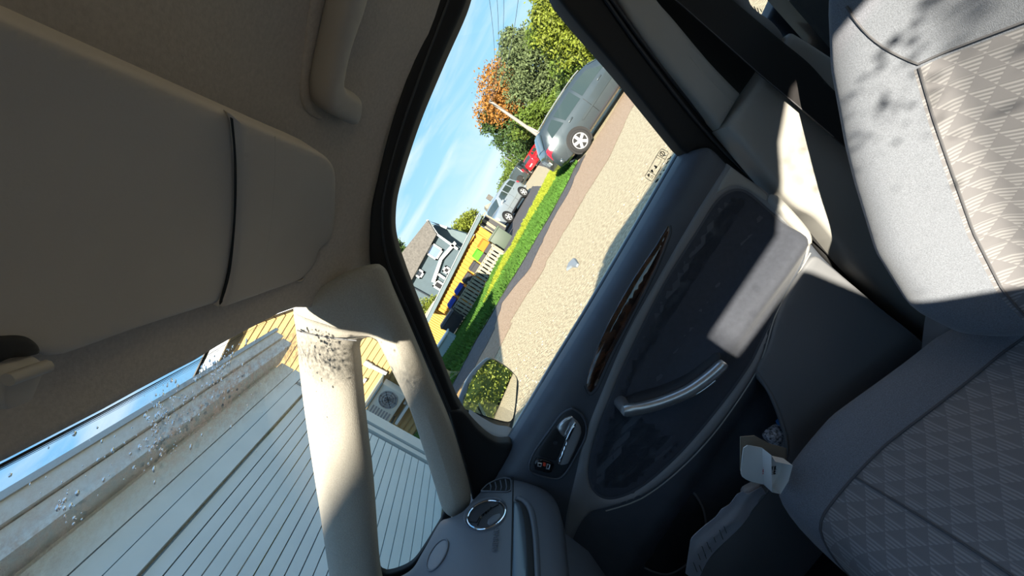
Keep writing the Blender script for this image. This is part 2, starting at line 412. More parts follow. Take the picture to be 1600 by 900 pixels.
# ---- headliner
edgeA = [(700, -40), (690, 0), (655, 90), (620, 190), (597, 280), (588, 340), (592, 400)]
hA = S_ROOF(edgeA); o_ = np.argsort(hA[:, 0]); YS = lambda X: np.interp(X, hA[o_, 0], hA[o_, 1])
hdr = [(-60, 752), (0, 722), (150, 645), (300, 565), (400, 508), (440, 487), (456, 479)]
hB = S_ROOF(hdr); o2 = np.argsort(hB[:, 1])
def XH(Y): return np.interp(np.abs(Y), hB[o2, 1], hB[o2, 0])
V = []; F = []; NU, NV = 46, 44
for i in range(NU+1):
    for j in range(NV+1):
        v = j/NV; u = (i/NU)**1.5
        yy = -0.66+v*1.32
        x0 = float(XH(min(abs(yy), 0.6))); x = x0+(1.75-x0)*u
        ymax = float(YS(x)); y = -0.66+v*(0.66+ymax)
        x0 = float(XH(min(abs(y), 0.62))); x = x0+(1.75-x0)*u
        V.append((x, y, float(roofz(np.array([x]), np.array([y]))[0])))
for i in range(NU):
    for j in range(NV):
        a = i*(NV+1)+j; F.append((a, a+1, a+NV+2, a+NV+1))
# front edge turns up into the windshield header
b0 = len(V)
for j in range(NV+1):
    x, y, z = V[j]; V.append((x-0.006, y, z+0.008))
for j in range(NV+1):
    x, y, z = V[j]; V.append((x+0.004, y, z+0.035))
for j in range(NV):
    F.append((b0+j, b0+j+1, j+1, j)); F.append((b0+NV+1+j, b0+NV+2+j, b0+j+1, b0+j))
ceil = mk('ceiling', V, F, MT['headliner'], None, True)
tag(ceil, 'dark beige cloth headliner under the car roof', 'ceiling', kind='structure')

# ---- sun visor folded against the headliner
def visz(P): return P[:, 2]-(1.478+0.10*(P[:, 0]+0.13)+0.010*np.sin(np.clip((P[:, 0]+0.24)/0.22, 0, 1)*pi)-0.024*(np.clip(P[:, 1]-0.42, 0, 0.4)/0.2)**2)
S_VIS = hit(visz)
vis = empty('sun_visor', (-0.13, 0.45, 1.48), 0, 'large beige sun visor with a strap pocket folded against the headliner', 'sun visor')
sheet('visor_panel', [(-170, -55, 1), (0, 18), (170, 92), (342, 167), (420, 201), (490, 232), (512, 256), (515, 300), (513, 352), (506, 374), (490, 386), (485, 405), (462, 430), (326, 473), (200, 512), (90, 549), (62, 552), (40, 548), (-40, 575), (-170, 620, 1)],
      S_VIS, MT['visor'], vis, h=0.007, r=12, step=16, n=(0, 0, -1), depth=0.014)
sheet('strap_pocket', [(344, 168, 1), (420, 201), (488, 231), (510, 256), (513, 300), (511, 352), (504, 372), (488, 384), (483, 403), (460, 429), (400, 450), (329, 473, 1), (345, 420), (353, 330), (352, 240)],
      S_VIS, MT['visor'], vis, h=0.005, r=7, step=12, n=(0, 0, -1), depth=0.006, off=0.0085)
tube('pocket_gap_shadow', pxline([(346, 172), (353, 235), (354, 330), (346, 415), (331, 470)], S_VIS, 0.0085, (0, 0, -1)), [0.0006]+[0.0015]*(len(pxline([(346, 172), (353, 235), (354, 330), (346, 415), (331, 470)], S_VIS))-2)+[0.0006], MT['black'], vis, 6)  # black tube stands in for the shadow along the pocket edge
tube('crease', pxline([(408, 200), (409, 280), (403, 360), (388, 450)], S_VIS, 0.0125, (0, 0, -1)), 0.0012, MT['visor'], vis, 6)
tube('hinge_pin', pxline([(478, 412), (490, 400)], S_VIS, 0.004, (0, 0, -1)), 0.006, MT['handle'], vis, 10)
tube('hinge_ring', [Vector(S_ROOF([(464+9*math.cos(a), 430+8*math.sin(a))])[0])+Vector((0, 0, -0.003)) for a in np.linspace(-0.4, pi+0.6, 12)], 0.0016, MT['handle'], vis, 6)
clip = empty('visor_clip', (-0.25, 0.3, 1.46), 0, 'small moulded plastic clip holding the sun visor at the windshield edge', 'clip')
sheet('clip_socket', [(-40, 520), (-10, 514), (20, 516), (37, 528), (38, 540), (22, 545), (-10, 548), (-40, 556)], S_VIS, MT['black'], clip, h=0.003, r=5, step=8, n=(0, 0, -1), depth=0.01, off=0.0072)
sheet('clip_hook', [(-40, 566), (0, 553), (24, 545), (36, 550), (35, 560), (24, 585), (14, 608), (4, 615), (-40, 622)], S_VIS, MT['handle'], clip, h=0.010, r=9, step=8, n=(0, 0, -1), depth=0.02, off=0.006)
tube('clip_rib', pxline([(-40, 568), (0, 556), (28, 548)], S_VIS, 0.018, (0, 0, -1)), 0.004, MT['handle'], clip, 8)

# ---- grab handle
gh = empty('grab_handle', (0.1, 0.5, 1.5), 0, 'beige plastic grab handle on the roof above the passenger door', 'grab handle')
NR = (0, -0.35, -0.94)
sheet('handle_bar', [(526, -70, 1), (508, 0), (495, 62), (483, 125), (484, 149), (491, 162), (508, 172), (534, 184), (543, 175), (547, 152), (542, 139), (520, 125), (517, 112), (527, 60), (546, 0), (562, -70, 1)],
      S_ROOF, MT['handle'], gh, h=0.016, r=12, step=10, n=NR, depth=0.018, off=0.014)
sheet('handle_base', [(500, -70, 1), (484, 0), (470, 110), (468, 150), (476, 172), (495, 186), (505, 184), (492, 170), (482, 150), (482, 124), (494, 62), (507, 0), (522, -70, 1)],
      S_ROOF, MT['headliner'], gh, h=0.004, r=6, step=10, n=NR, depth=0.004, off=-0.001)

# ---- front pillar with its two legs around the quarter window
pil = empty('trim_1', (-0.45, 0.66, 1.2), 0, 'beige cloth windshield pillar trim forking around the small quarter window', 'pillar trim', kind='structure')
NP = (0.25, -0.95, 0.1)
sheet('pillar_cover', [(462, 478), (464, 515), (472, 600), (484, 690), (500, 795), (520, 935, 1), (600, 935, 1), (590, 880), (580, 750), (567, 640), (560, 560), (558, 540), (562, 530), (575, 527), (588, 531), (596, 545), (614, 582), (640, 638), (668, 722), (690, 792), (698, 803), (710, 807), (724, 800), (736, 779), (722, 720), (702, 658), (672, 588), (640, 512), (612, 448), (598, 416), (580, 413), (548, 422), (515, 440), (490, 458)],
      S_PIL, MT['pillar'], pil, h=0.030, r=34, step=10, n=NP, depth=0.02)
tube('cover_joint', pxline([(464, 516), (485, 522), (520, 528), (557, 532)], hit(side_fn(0.045+0.0285)), 0.0, NP), 0.0012, MT['midgrey'], pil, 6)
# ---- quarter window and windshield
q = sheet('window_2', [(548, 540), (560, 522), (600, 522), (640, 610), (710, 800), (700, 812), (655, 872), (635, 890), (598, 896), (585, 880), (560, 640)], S_SIDE, MT['qglass'], None, step=40, rim=False)
tag(q, 'small quarter window between the two legs of the pillar', 'window', kind='structure')
sheet('rubber_edge', [(588, 870), (592, 884), (604, 892), (632, 884), (652, 868), (690, 808), (694, 798), (705, 810), (668, 872), (642, 900), (600, 912), (575, 900)], S_SIDE, MT['black'], q, h=0.004, r=4, step=8, depth=0.01, off=0.006)
WN = np.array([-0.533, 0.0, 0.846])
def ws_fn(P): return (P[:, 2]-(1.463+0.63*(P[:, 0]+0.305-0.05*(P[:, 1]/0.6)**2)))
S_WS = hit(ws_fn)
V = []; F = []
for i in range(25):
    for j in range(33):
        y = -0.70+1.40*j/32; x = -0.275+0.05*(y/0.6)**2-0.80*i/24
        V.append((x, y, 1.463+0.63*(x+0.305-0.05*(y/0.6)**2)))
for i in range(24):
    for j in range(32):
        a = i*33+j; F.append((a, a+1, a+34, a+33))
ga_, gb_ = S_WS([(30, 862), (420, 566)]); dv = gb_-ga_; nl = np.array([-dv[1], dv[0], 0]); nl /= np.linalg.norm(nl)
MT['wsglass'] = glass_mat('windshield_glass', (0.90, 0.94, 0.95), 0.04, dirt=dict(n=tuple(nl), d=float(nl @ ga_), w=0.045))
ws = mk('window_1', V, F, MT['wsglass'], None, True)
tag(ws, 'dusty rain-spotted windshield glass below the headliner', 'windshield', kind='structure')
# dotted band along the top of the windshield
bm = bmesh.new()
for row in range(4):
    for k in range(230):
        xx = -30+470*k/229+(row % 2)*1.0; y0 = np.interp(xx, [-60, 0, 150, 300, 400, 440, 480], [752, 722, 645, 565, 508, 487, 465])+0.5+row*2.6
        p = Vector(S_WS([(xx, y0)])[0])+Vector((0.002, 0, -0.003)); r = 0.00085-0.00016*row
        vs = [bm.verts.new(p+Vector((math.cos(a)*r*0.85, math.sin(a)*r, math.cos(a)*r*0.53))) for a in np.linspace(0, 2*pi, 7)[:-1]]
        bm.faces.new(vs)
tag(from_bm('dot_band', bm, MT['ink'], ws, False), kind='stuff')
# rain drops on the outside of the glass
def drops(name, pts, rmin, rmax, ux, uy, nrm, par, rnd):
    bm = bmesh.new(); ux, uy, nrm = Vector(ux), Vector(uy), Vector(nrm)
    for p in pts:
        r = rmin+(rmax-rmin)*rnd.random()**2.2; k = 1+rnd.random()*0.9; p = Vector(p); a0 = rnd.random()*6
        rings = []
        for lv, (s, hgt) in enumerate(((1.0, 0.0), (0.8, 0.30), (0.42, 0.48))):
            rings.append([bm.verts.new(p+ux*math.cos(a)*r*s*(1+0.2*math.sin(2*a+a0))+uy*math.sin(a)*r*k*s+nrm*r*hgt) for a in np.linspace(0, 2*pi, 9)[:-1]])
        for A, B in zip(rings, rings[1:]):
            for j in range(8): bm.faces.new((A[j], A[(j+1) % 8], B[(j+1) % 8], B[j]))
        bm.faces.new(rings[-1]); bm.faces.new(rings[0][::-1])
    return tag(from_bm(name, bm, drop, par, True), kind='stuff')
rnd = random.Random(4); pts = []
for cx, cy, sx, sy, n in ((335, 575, 16, 22, 120), (300, 640, 30, 30, 40), (265, 650, 14, 26, 80), (240, 660, 8, 30, 36), (375, 535, 22, 14, 22), (200, 700, 40, 40, 16), (140, 730, 60, 40, 14), (60, 770, 60, 40, 12), (110, 790, 10, 20, 14), (400, 600, 40, 40, 20)):
    for _ in range(n):
        x, y = rnd.gauss(cx, sx), rnd.gauss(cy, sy)
        if y > 735-0.53*x and x < 455: pts.append(S_WS([(x, y)])[0]+np.array([0.533, 0, -0.846])*-0.002)
drops('rain_drops', pts, 0.0005, 0.0021, (0, 1, 0), (0.846, 0, 0.533), WN, ws, rnd)

# ---- dashboard
dsh = empty('dashboard', (-0.7, 0.1, 0.6), 0, 'dark blue-grey dashboard end with round air vent beside the passenger door', 'dashboard')
sheet('dash_top', [(560, 905, 1), (600, 908), (640, 893), (660, 864), (688, 816), (705, 809), (724, 799), (742, 779), (765, 758), (800, 750), (840, 760), (862, 774), (875, 800), (882, 850), (888, 940), (880, 1080, 1), (540, 1080, 1)],
      S_DASH, MT['dash'], dsh, h=0.010, r=16, step=12, n=ND, depth=0.05)
V = []; F = []; prof = [(-1.05, 0.985), (-0.92, 1.01), (-0.80, 1.03), (-0.68, 1.04), (-0.58, 1.036), (-0.50, 1.013), (-0.45, 0.975), (-0.41, 0.935), (-0.39, 0.88), (-0.39, 0.84), (-0.40, 0.77), (-0.44, 0.68), (-0.52, 0.58), (-0.55, 0.3), (-1.05, 0.3)]
for y in (-0.70, 0.66):
    for x, z in prof: V.append((x-0.006, y, z))
n_ = len(prof)
for i in range(n_): F.append((i, (i+1) % n_, n_+(i+1) % n_, n_+i))
F += [tuple(range(n_))[::-1], tuple(range(n_, 2*n_))]
o = mk('dash_core', V, F, MT['dash'], dsh, True); auto(o, 40)
def ell(cx, cy, a, b, rot, n=28, a0=0, a1=2*pi):
    return [(cx+a*math.cos(t)*math.cos(rot)-b*math.sin(t)*math.sin(rot), cy+a*math.cos(t)*math.sin(rot)+b*math.sin(t)*math.cos(rot)) for t in np.linspace(a0, a1, n+1)[:-1]]
sheet('vent_bezel', ell(760.5, 807, 36, 25, -0.42), S_DASH, MT['dash'], dsh, h=0.006, r=5, step=7, n=ND, depth=0.01, off=0.0085, holes=[ell(762, 810, 31.5, 21.5, -0.42)])
vent = sheet('air_vent', ell(762, 810, 32, 22, -0.42), S_DASH, MT['darkplastic'], dsh, h=0.004, r=8, step=7, n=ND, depth=0.008, off=0.0085)
tag(vent, 'round black air vent with a bright ring')
rp_ = ell(763, 810.5, 30.5, 20.5, -0.42, 40); rp_.append(rp_[0])
tube('vent_ring', pxline(rp_, S_DASH, 0.0135, ND, 1), 0.0017, MT['chrome'], vent, 6)
tube('vent_flap_line', pxline([(735, 820), (748, 822), (752, 814), (768, 802), (782, 794)], S_DASH, 0.0135, ND, 3), 0.0010, MT['black'], vent, 6)
tube('vent_flap_line', pxline([(749, 827), (753, 816)], S_DASH, 0.0135, ND, 3), 0.0010, MT['black'], vent, 6)
sheet('vent_thumb_plate', [(765, 818), (772, 812), (783, 808), (786, 812), (780, 820), (768, 827), (764, 824)], S_DASH, MT['dash'], vent, h=0.002, r=3, step=6, n=ND, depth=0.003, off=0.0125)
for k in range(5):
    x, y = 754+k*3.9, 815.5-k*3.4
    sheet('vent_tooth', [(x-1.6, y+0.4), (x+0.2, y-3.2), (x+2.4, y-1.4), (x+0.8, y+1.6)], S_DASH, MT['chrome'], vent, h=0.001, r=1, step=4, n=ND, depth=0.003, off=0.0150)
dem = sheet('demister_grille', [(756, 771), (764, 763), (777, 756), (790, 752.5), (798, 754), (799, 770), (794, 772.5, 1), (775, 772)], S_DASH, MT['black'], dsh, h=0.001, r=2, step=6, n=ND, depth=0.004, off=0.0098)
for k in range(4):
    x = 769+k*8.0
    tube('grille_slat', pxline([(x-1.5, 760.5-k*2.2), (x+0.6, 766), (x-0.6, 771.5)], S_DASH, 0.012, ND, 3), 0.0016, MT['dash'], dem, 6, flat=0.6)
tube('grille_rim', pxline([(754, 772), (763, 762.5), (777, 755), (790, 751.5), (799, 753), (800.5, 763), (800, 771), (795, 773.5), (775, 773), (754, 772)], S_DASH, 0.0115, ND, 3), 0.0013, MT['dash'], dem, 6)
tube('panel_seam', pxline([(803.5, 751), (803, 790), (802, 850), (800, 960)], S_DASH, 0.0103, ND), 0.0013, MT['black'], dsh, 6)
gb = sheet('glovebox_insert', [(804, 788, 1), (812, 790), (819, 806), (824, 840), (827, 900), (829, 990, 1), (800, 990, 1), (802, 900)], S_DASH, mat('satin_blue_grey', (0.10, 0.13, 0.16), 0.25, 0.3), dsh, h=0.002, r=3, step=9, n=ND, depth=0.004, off=0.0098)
sheet('glovebox_slot', [(806, 785), (816, 789), (826, 803), (833, 838), (837, 900), (840, 990, 1), (829, 990, 1), (826, 900), (821, 832), (814, 797)], S_DASH, MT['black'], dsh, h=0.001, r=2, step=8, n=ND, depth=0.004, off=0.0100)
sheet('glovebox_lip', [(808, 779), (822, 783), (836, 800), (843, 838), (847, 900), (850, 990, 1), (840, 990, 1), (837, 900), (833, 838), (826, 803), (816, 789), (806, 785)], S_DASH, MT['dash'], dsh, h=0.006, r=5, step=8, n=ND, depth=0.004, off=0.0095)
sp = sheet('tweeter_grille', ell(686.5, 872, 27, 10.5, -1.06), S_DASH, MT['midgrey'], dsh, h=0.002, r=4, step=6, n=ND, depth=0.004, off=0.0098)
rr_ = ell(686.5, 872, 27.5, 11, -1.06, 30); rr_.append(rr_[0])
tube('grille_ring', pxline(rr_, S_DASH, 0.0115, ND, 1), 0.0014, MT['dash'], sp, 6)
p0, p1 = Vector(S_DASH([(776, 866)])[0]), Vector(S_DASH([(778, 838)])[0]); pr = Vector(S_DASH([(786, 852)])[0])
c_ = (p0+p1)/2; cross = (p1-p0).cross(pr-c_).normalized()
if cross.dot(Vector(CAM)-c_) < 0: cross = -cross
text_mesh('airbag_lettering', 'AIRBAG', 0.0135, frame4(c_+cross*0.0125, p1-p0, cross.cross(p1-p0)), MT['navy'], dsh)

# ---- passenger door
door = empty('door_1', (0.0, 0.78, 0.3), 0, 'navy and grey passenger door panel seen from the driver side', 'door', kind='structure')
sheet('door_skin', [(1070, 240, 1), (1090, 233), (1110, 233), (1140, 262), (1195, 305), (1255, 368), (1290, 408), (1370, 478), (1450, 545), (1580, 700, 1), (1560, 1080, 1), (700, 1080, 1), (690, 880, 1), (735, 790), (765, 745), (800, 690), (870, 576), (930, 478), (1000, 360)],
      S_DOOR, MT['navy'], door, h=0.006, r=9, step=13, depth=0.03)
# pale border around the pad
border = [(1133, 256, 1), (1160, 276), (1200, 305), (1257, 362), (1262, 385), (1252, 412), (1228, 452), (1206, 492), (1190, 545), (1170, 590), (1115, 668), (1060, 727), (1000, 772), (948, 790), (918, 800), (896, 835), (884, 880, 1), (877, 860, 1), (884, 800), (899, 735), (912, 680), (938, 612), (978, 520), (1028, 430), (1080, 340)]
padpx = [(1140, 297), (1165, 300), (1202, 331), (1240, 364), (1254, 385), (1250, 410), (1214, 475), (1186, 535), (1167, 572), (1120, 637), (1060, 707), (1000, 759), (955, 777), (928, 767), (918, 738), (927, 684), (953, 613), (990, 530), (1036, 440), (1086, 360), (1115, 315)]
sheet('trim_border', border, S_DOOR, MT['midgrey'], door, h=0.006, r=6, step=9, depth=0.01, off=0.004, holes=[padpx])
def padb(v2, P):
    a, b = np.array([1226., 381.]), np.array([1030., 672.]); d = (b-a)/np.linalg.norm(b-a)
    s = (v2-a) @ d; e_ = (v2-a) @ np.array([-d[1], d[0]])
    return 0.038*np.exp(-(e_/24.)**2)*np.clip(1.15-s/300., 0, 1)-0.003
sheet('door_pad', padpx, S_DOOR, MT['navy_pad'], door, h=0.008, r=9, step=9, depth=0.012, off=0.001, bulge=padb)
capp = sheet('border_cap', [(1196, 306), (1206, 305), (1232, 330), (1258, 362), (1261, 380), (1255, 386), (1243, 368), (1222, 346), (1204, 328), (1194, 316)], S_DOOR, MT['lightgrey'], door, h=0.010, r=9, step=7, depth=0.008, off=0.008)
sheet('border_cap', [(1137, 262, 1), (1160, 279), (1195, 307), (1193, 315), (1178, 306), (1160, 295), (1140, 291), (1120, 300), (1112, 308), (1122, 285)], S_DOOR, MT['lightgrey'], door, h=0.004, r=6, step=8, depth=0.008, off=0.0085)
# wood strip
wd = sheet('wood_strip', [(1042, 350), (1045, 362), (1022, 420), (988, 488), (954, 552), (931, 602), (920, 613), (914, 600), (921, 568), (946, 508), (985, 438), (1022, 382)], S_DOOR, MT['wood'], door, h=0.007, r=9, step=7, depth=0.008, off=0.003)
tag(wd, 'glossy dark wood-look strip')
tube('strip_edge', pxline([(1046, 352), (1047, 364), (1024, 422), (990, 490), (956, 555), (933, 605), (920, 616), (912, 601)], S_DOOR, 0.005), 0.0016, MT['darkplastic'], wd, 6)
# release handle
def c8(l): return [(820+x/7.5, 630+y/7.5) for x, y in l]
rel = sheet('release_bezel', c8([(540, 35), (650, 110), (705, 240), (690, 380), (600, 560), (500, 740), (430, 825), (350, 855), (180, 820), (60, 770), (45, 690), (90, 560), (200, 400), (330, 220), (430, 90)]), S_DOOR, MT['darkplastic'], door, h=0.004, r=4, step=6, depth=0.006, off=0.0065)
tube('bezel_rim', pxline(c8([(540, 35), (650, 110), (705, 240), (690, 380), (600, 560), (500, 740), (430, 825), (350, 855), (180, 820), (60, 770), (45, 690), (90, 560), (200, 400), (330, 220), (430, 90), (540, 35)]), S_DOOR, 0.0095), 0.0026, MT['navy'], rel, 8)
sheet('release_recess', c8([(350, 270), (450, 400), (365, 620), (340, 640), (170, 590), (150, 560), (230, 420)]), S_DOOR, MT['black'], rel, h=0.001, r=3, step=6, depth=0.002, off=0.0105)
lev = sheet('release_lever', c8([(545, 130), (600, 180), (640, 245), (645, 300), (570, 500), (490, 655), (450, 670), (372, 655), (462, 405), (455, 365), (500, 250)]), S_DOOR, MT['midgrey'], rel, h=0.008, r=4, step=5, depth=0.008, off=0.012)
sheet('lever_edge', c8([(560, 160), (575, 190), (480, 405), (395, 640), (372, 655), (366, 640), (456, 405), (452, 370), (515, 240)]), S_DOOR, MT['chrome'], lev, h=0.002, r=1.5, step=4, depth=0.004, off=0.0195)
sheet('lever_flag', c8([(535, 118), (550, 135), (495, 260), (440, 352), (362, 245), (400, 190), (460, 140)]), S_DOOR, MT['silver'], lev, h=0.004, r=3, step=5, depth=0.006, off=0.013)
tube('screw_cap', [Vector(S_DOOR(c8([(345, 425)]))[0])+Vector((0, -0.010, 0)), Vector(S_DOOR(c8([(345, 425)]))[0])+Vector((0, -0.0135, 0))], 0.0045, MT['darkplastic'], rel, 12)
lk = sheet('lock_rocker', c8([(125, 605), (310, 650), (322, 690), (300, 770), (250, 775), (110, 735), (100, 690)]), S_DOOR, MT['gloss'], rel, h=0.004, r=3, step=5, depth=0.004, off=0.011)
sheet('lock_mark', c8([(205, 640), (235, 650), (228, 690), (198, 682)]), S_DOOR, MT['redled'], lk, h=0.001, r=1, step=4, depth=0.001, off=0.0155)
sheet('lock_mark', c8([(140, 640), (190, 650), (180, 700), (135, 690)]), S_DOOR, MT['silver'], lk, h=0.001, r=1, step=4, depth=0.001, off=0.0152, holes=[c8([(152, 655), (178, 660), (172, 685), (148, 680)])])
sheet('lock_mark', c8([(245, 655), (285, 668), (275, 730), (232, 720)]), S_DOOR, MT['silver'], lk, h=0.001, r=1, step=4, depth=0.001, off=0.0152, holes=[c8([(256, 670), (273, 675), (265, 712), (246, 706)])])
# pull handle
ph = sheet('pull_handle', [(1116, 543), (1119, 560), (1110, 585), (1090, 603), (1060, 617), (1015, 629), (990, 634), (975, 635), (966, 628), (985, 614), (1030, 600), (1065, 582), (1092, 558), (1106, 543)], S_DOOR, MT['darkplastic'], door, h=0.026, r=11, step=6, depth=0.01, off=0.006)
gp = pxline([(961, 625), (975, 624), (1000, 619), (1030, 609), (1058, 596), (1080, 581), (1098, 566), (1110, 554)], S_DOOR, 0.046)
tube('grip', gp, [0.0105]+[0.0125]*2+[0.0118]*(len(gp)-5)+[0.0105, 0.008], MT['silver'], ph, 14)
tube('accent_line', pxline([(996, 627), (1025, 622), (1053, 612), (1078, 600), (1100, 583)], S_DOOR, 0.038), 0.0026, MT['chrome'], ph, 8)
tube('grip_foot', [gp[1]+Vector((0, 0.0, 0)), gp[1]+Vector((0, 0.045, -0.004))], [0.0115, 0.014], MT['silver'], ph, 12)
# seams, speaker and pocket
tube('panel_seam', pxline([(1262, 395), (1228, 455), (1207, 495), (1191, 548), (1171, 592), (1116, 671), (1060, 731), (1000, 776), (945, 795)], S_DOOR, 0.006), 0.0016, MT['lightgrey'], door, 6)
spk = [(1036, 736), (1056, 742), (1080, 765), (1097, 795), (1098, 832), (1076, 872), (1040, 893), (1000, 880), (972, 852), (968, 818), (988, 778), (1015, 746)]
so_ = sheet('speaker_cover', spk, S_REC, MT['darkplastic'], door, h=0.008, r=6, step=10, depth=0.01, off=0.002)
tube('speaker_rim', pxline(spk+[spk[0]], S_REC, 0.006), 0.003, MT['midgrey'], so_, 8)
pk = sheet('pocket_panel', [(1266, 402), (1288, 410), (1370, 478), (1448, 543), (1600, 720, 1), (1600, 1100, 1), (1085, 1100, 1), (1078, 900), (1082, 892), (1120, 850), (1165, 799), (1205, 752), (1222, 722), (1227, 695), (1220, 660), (1202, 615), (1180, 580), (1198, 540), (1222, 470)],
      S_POCK, MT['pocket'], door, h=0.006, r=5, step=13, depth=0.006)
tube('pocket_lip', pxline([(1080, 897), (1122, 850), (1167, 800), (1206, 753), (1223, 722), (1227.5, 695), (1220, 660), (1202, 615), (1180, 580)], S_POCK, 0.0035), 0.0035, MT['pocket'], pk, 8)
bm = bmesh.new(); vv = [bm.verts.new(p) for p in ((-0.55, 0.70, 0.33), (0.6, 0.70, 0.33), (0.6, 0.78, 0.33), (-0.55, 0.78, 0.33))]; bm.faces.new(vv)
from_bm('pocket_floor', bm, MT['darkplastic'], door)
# window frame, seal, glass
fr = sheet('window_frame', [(690, -60, 1), (682, 0), (648, 90), (613, 190), (590, 280), (579, 340), (580, 420), (604, 440), (640, 512), (702, 656), (738, 778, 1), (752, 776), (776, 745), (799, 694, 1), (772, 692), (742, 668), (715, 632), (690, 572), (652, 476), (629, 416), (616, 375), (612, 340), (618, 292), (650, 190), (690, 92), (730, 0), (745, -60, 1)],
           S_FRAME, MT['black'], door, h=0.008, r=9, step=10, depth=0.03)
tube('seal_ridge', pxline([(712, -40), (703, 0), (668, 92), (633, 190), (606, 285), (599, 345), (609, 412), (644, 495), (705, 640)], S_FRAME, 0.008), 0.0022, MT['darkplastic'], fr, 6)
rf = sheet('rear_frame', [(845, -60, 1), (872, 0), (966, 112), (1062, 232), (1075, 242, 1), (1090, 234), (1110, 233), (1140, 262), (1197, 306), (1255, 366), (1300, 418), (1380, 486), (1440, 542), (1462, 552, 1), (1452, 535), (1330, 425), (1262, 345), (1235, 330), (1123, 202), (1040, 105), (1000, 57), (960, 0), (925, -60, 1)],
           hit(side_fn(0.004)), MT['black'], door, h=0.006, r=8, step=11, depth=0.03)
for off_, pts_ in ((0.009, [(928, -30), (950, 0), (1010, 82), (1100, 192), (1180, 272), (1240, 335)]), (0.009, [(918, -30), (940, 0), (1000, 84), (1090, 198), (1170, 280)])):
    tube('seal_ridge', pxline(pts_, hit(side_fn(0.004)), off_), 0.003, MT['darkplastic'], rf, 6)
sheet('mirror_sail', [(700, 640, 1), (722, 642), (748, 672), (775, 690), (800, 694), (780, 742), (752, 778), (738, 780, 1)], hit(side_fn(0.018)), MT['black'], door, h=0.006, r=7, step=9, depth=0.02)
gl = sheet('window_glass', [(735, -60, 1), (600, 280, 1), (600, 420, 1), (720, 650, 1), (790, 700, 1), (810, 690, 1), (1080, 240, 1), (840, -60, 1)], S_GLASS, MT['glass'], door, step=60, rim=False)
tube('glass_run', pxline([(1069, 241), (1000, 361), (930, 480), (870, 578), (802, 692)], S_GLASS, 0.004), 0.004, MT['black'], door, 6)
tube('outer_waist_rail', pxline([(1062, 241), (993, 360), (923, 478), (863, 576), (797, 688)], hit(side_fn(-0.055)), 0.0), 0.010, MT['carout'], door, 8)
# glass sticker with pictograms
def gx(l): return [(990+x/11.25, 220+y/11.25) for x, y in l]
stk = bpy.data.objects.new('glass_marking', None); COL.objects.link(stk); stk.parent = door; stk.matrix_parent_inverse = base_inv(door)
def ink(pts, r=0.0005, nm='ink_line'): tube(nm, pxline(gx(pts), S_GLASS, 0.002, (0, -1, 0), 2), r, MT['ink'], stk, 4)
ink([(490, 145), (590, 195), (603, 225), (550, 325), (330, 705), (305, 715), (205, 650), (195, 625), (410, 245), (465, 160), (490, 145)])
ink([(410, 255), (545, 330)]); ink([(255, 530), (375, 605)])
ink([(475, 190), (515, 195), (538, 225), (535, 260), (505, 275), (470, 262), (455, 230), (475, 190)], 0.0009); ink([(470, 205), (525, 262)], 0.0008)
ink([(540, 265), (570, 250)], 0.0007); ink([(300, 525), (335, 555), (320, 520), (300, 525)], 0.0016); ink([(360, 440), (395, 470), (380, 490), (400, 450)], 0.0016)
ink([(240, 600), (270, 585), (262, 630), (240, 600)], 0.0014); ink([(310, 610), (335, 625), (315, 665), (290, 645), (310, 610)], 0.0005)
ink([(385, 285), (480, 345), (430, 440)], 0.0004); ink([(340, 690), (480, 470)], 0.0004); ink([(355, 705), (495, 480)], 0.0004); ink([(375, 735), (410, 680)], 0.0012)
for a, b in ((( 590, 330), (650, 280)), ((560, 410), (600, 350)), ((450, 600), (470, 570)), ((510, 530), (535, 505)), ((395, 720), (425, 660))): ink([a, ((a[0]+b[0])/2+8, (a[1]+b[1])/2+4), b], 0.0010)

# ---- centre pillar trims, seat belt, rear door
S_BP = hit(lambda P: P[:, 1]-np.interp(P[:, 2], [0.3, 0.75, 1.0, 1.3, 1.5], [0.775, 0.755, 0.75, 0.70, 0.64]))
bp_ = empty('trim_2', (0.5, 0.76, 0.3), 0, 'pale grey centre pillar trim behind the passenger door', 'pillar trim', kind='structure')
sheet('pillar_core', [(960, -60, 1), (1110, -60, 1), (1240, 120), (1225, 60, 1), (1420, 200, 1), (1520, 560, 1), (1440, 545, 1), (1240, 345, 1), (1123, 205, 1)], hit(lambda P: P[:, 1]-np.interp(P[:, 2], [0.3, 0.75, 1.0, 1.3, 1.5], [0.79, 0.775, 0.77, 0.72, 0.66])), MT['black'], bp_, step=25, rim=False)
sheet('upper_cover', [(930, -60, 1), (985, -60, 1), (1023, 0), (1049, 30), (1108, 100), (1155, 148, 1), (1143, 168), (1123, 201, 1), (1085, 157), (1040, 106), (1000, 57), (965, 5)], S_BP, MT['lightgrey'], bp_, h=0.010, r=11, step=9, depth=0.02)
tube('cover_fold', pxline([(1073, 92), (1100, 122), (1140, 163)], S_BP, 0.0090), 0.0016, MT['lightgrey'], bp_, 6)
sheet('lower_cover', [(1123, 203, 1), (1152, 162), (1186, 114, 1), (1205, 85), (1221, 60, 1), (1260, 84), (1305, 115), (1420, 210, 1), (1440, 420), (1500, 520), (1520, 570, 1), (1460, 548), (1330, 425), (1262, 345), (1225, 322), (1180, 271)], S_BP, MT['lightgrey'], bp_, h=0.012, r=10, step=11, depth=0.04, off=0.018)
sheet('rear_edge_cover', [(1120, -60, 1), (1164, -60, 1), (1168, -5), (1172, 8), (1184, 20), (1204, 34), (1222, 57), (1217, 70), (1208, 66), (1180, 38), (1145, -2)], S_BP, MT['midgrey'], bp_, h=0.006, r=8, step=8, depth=0.02)
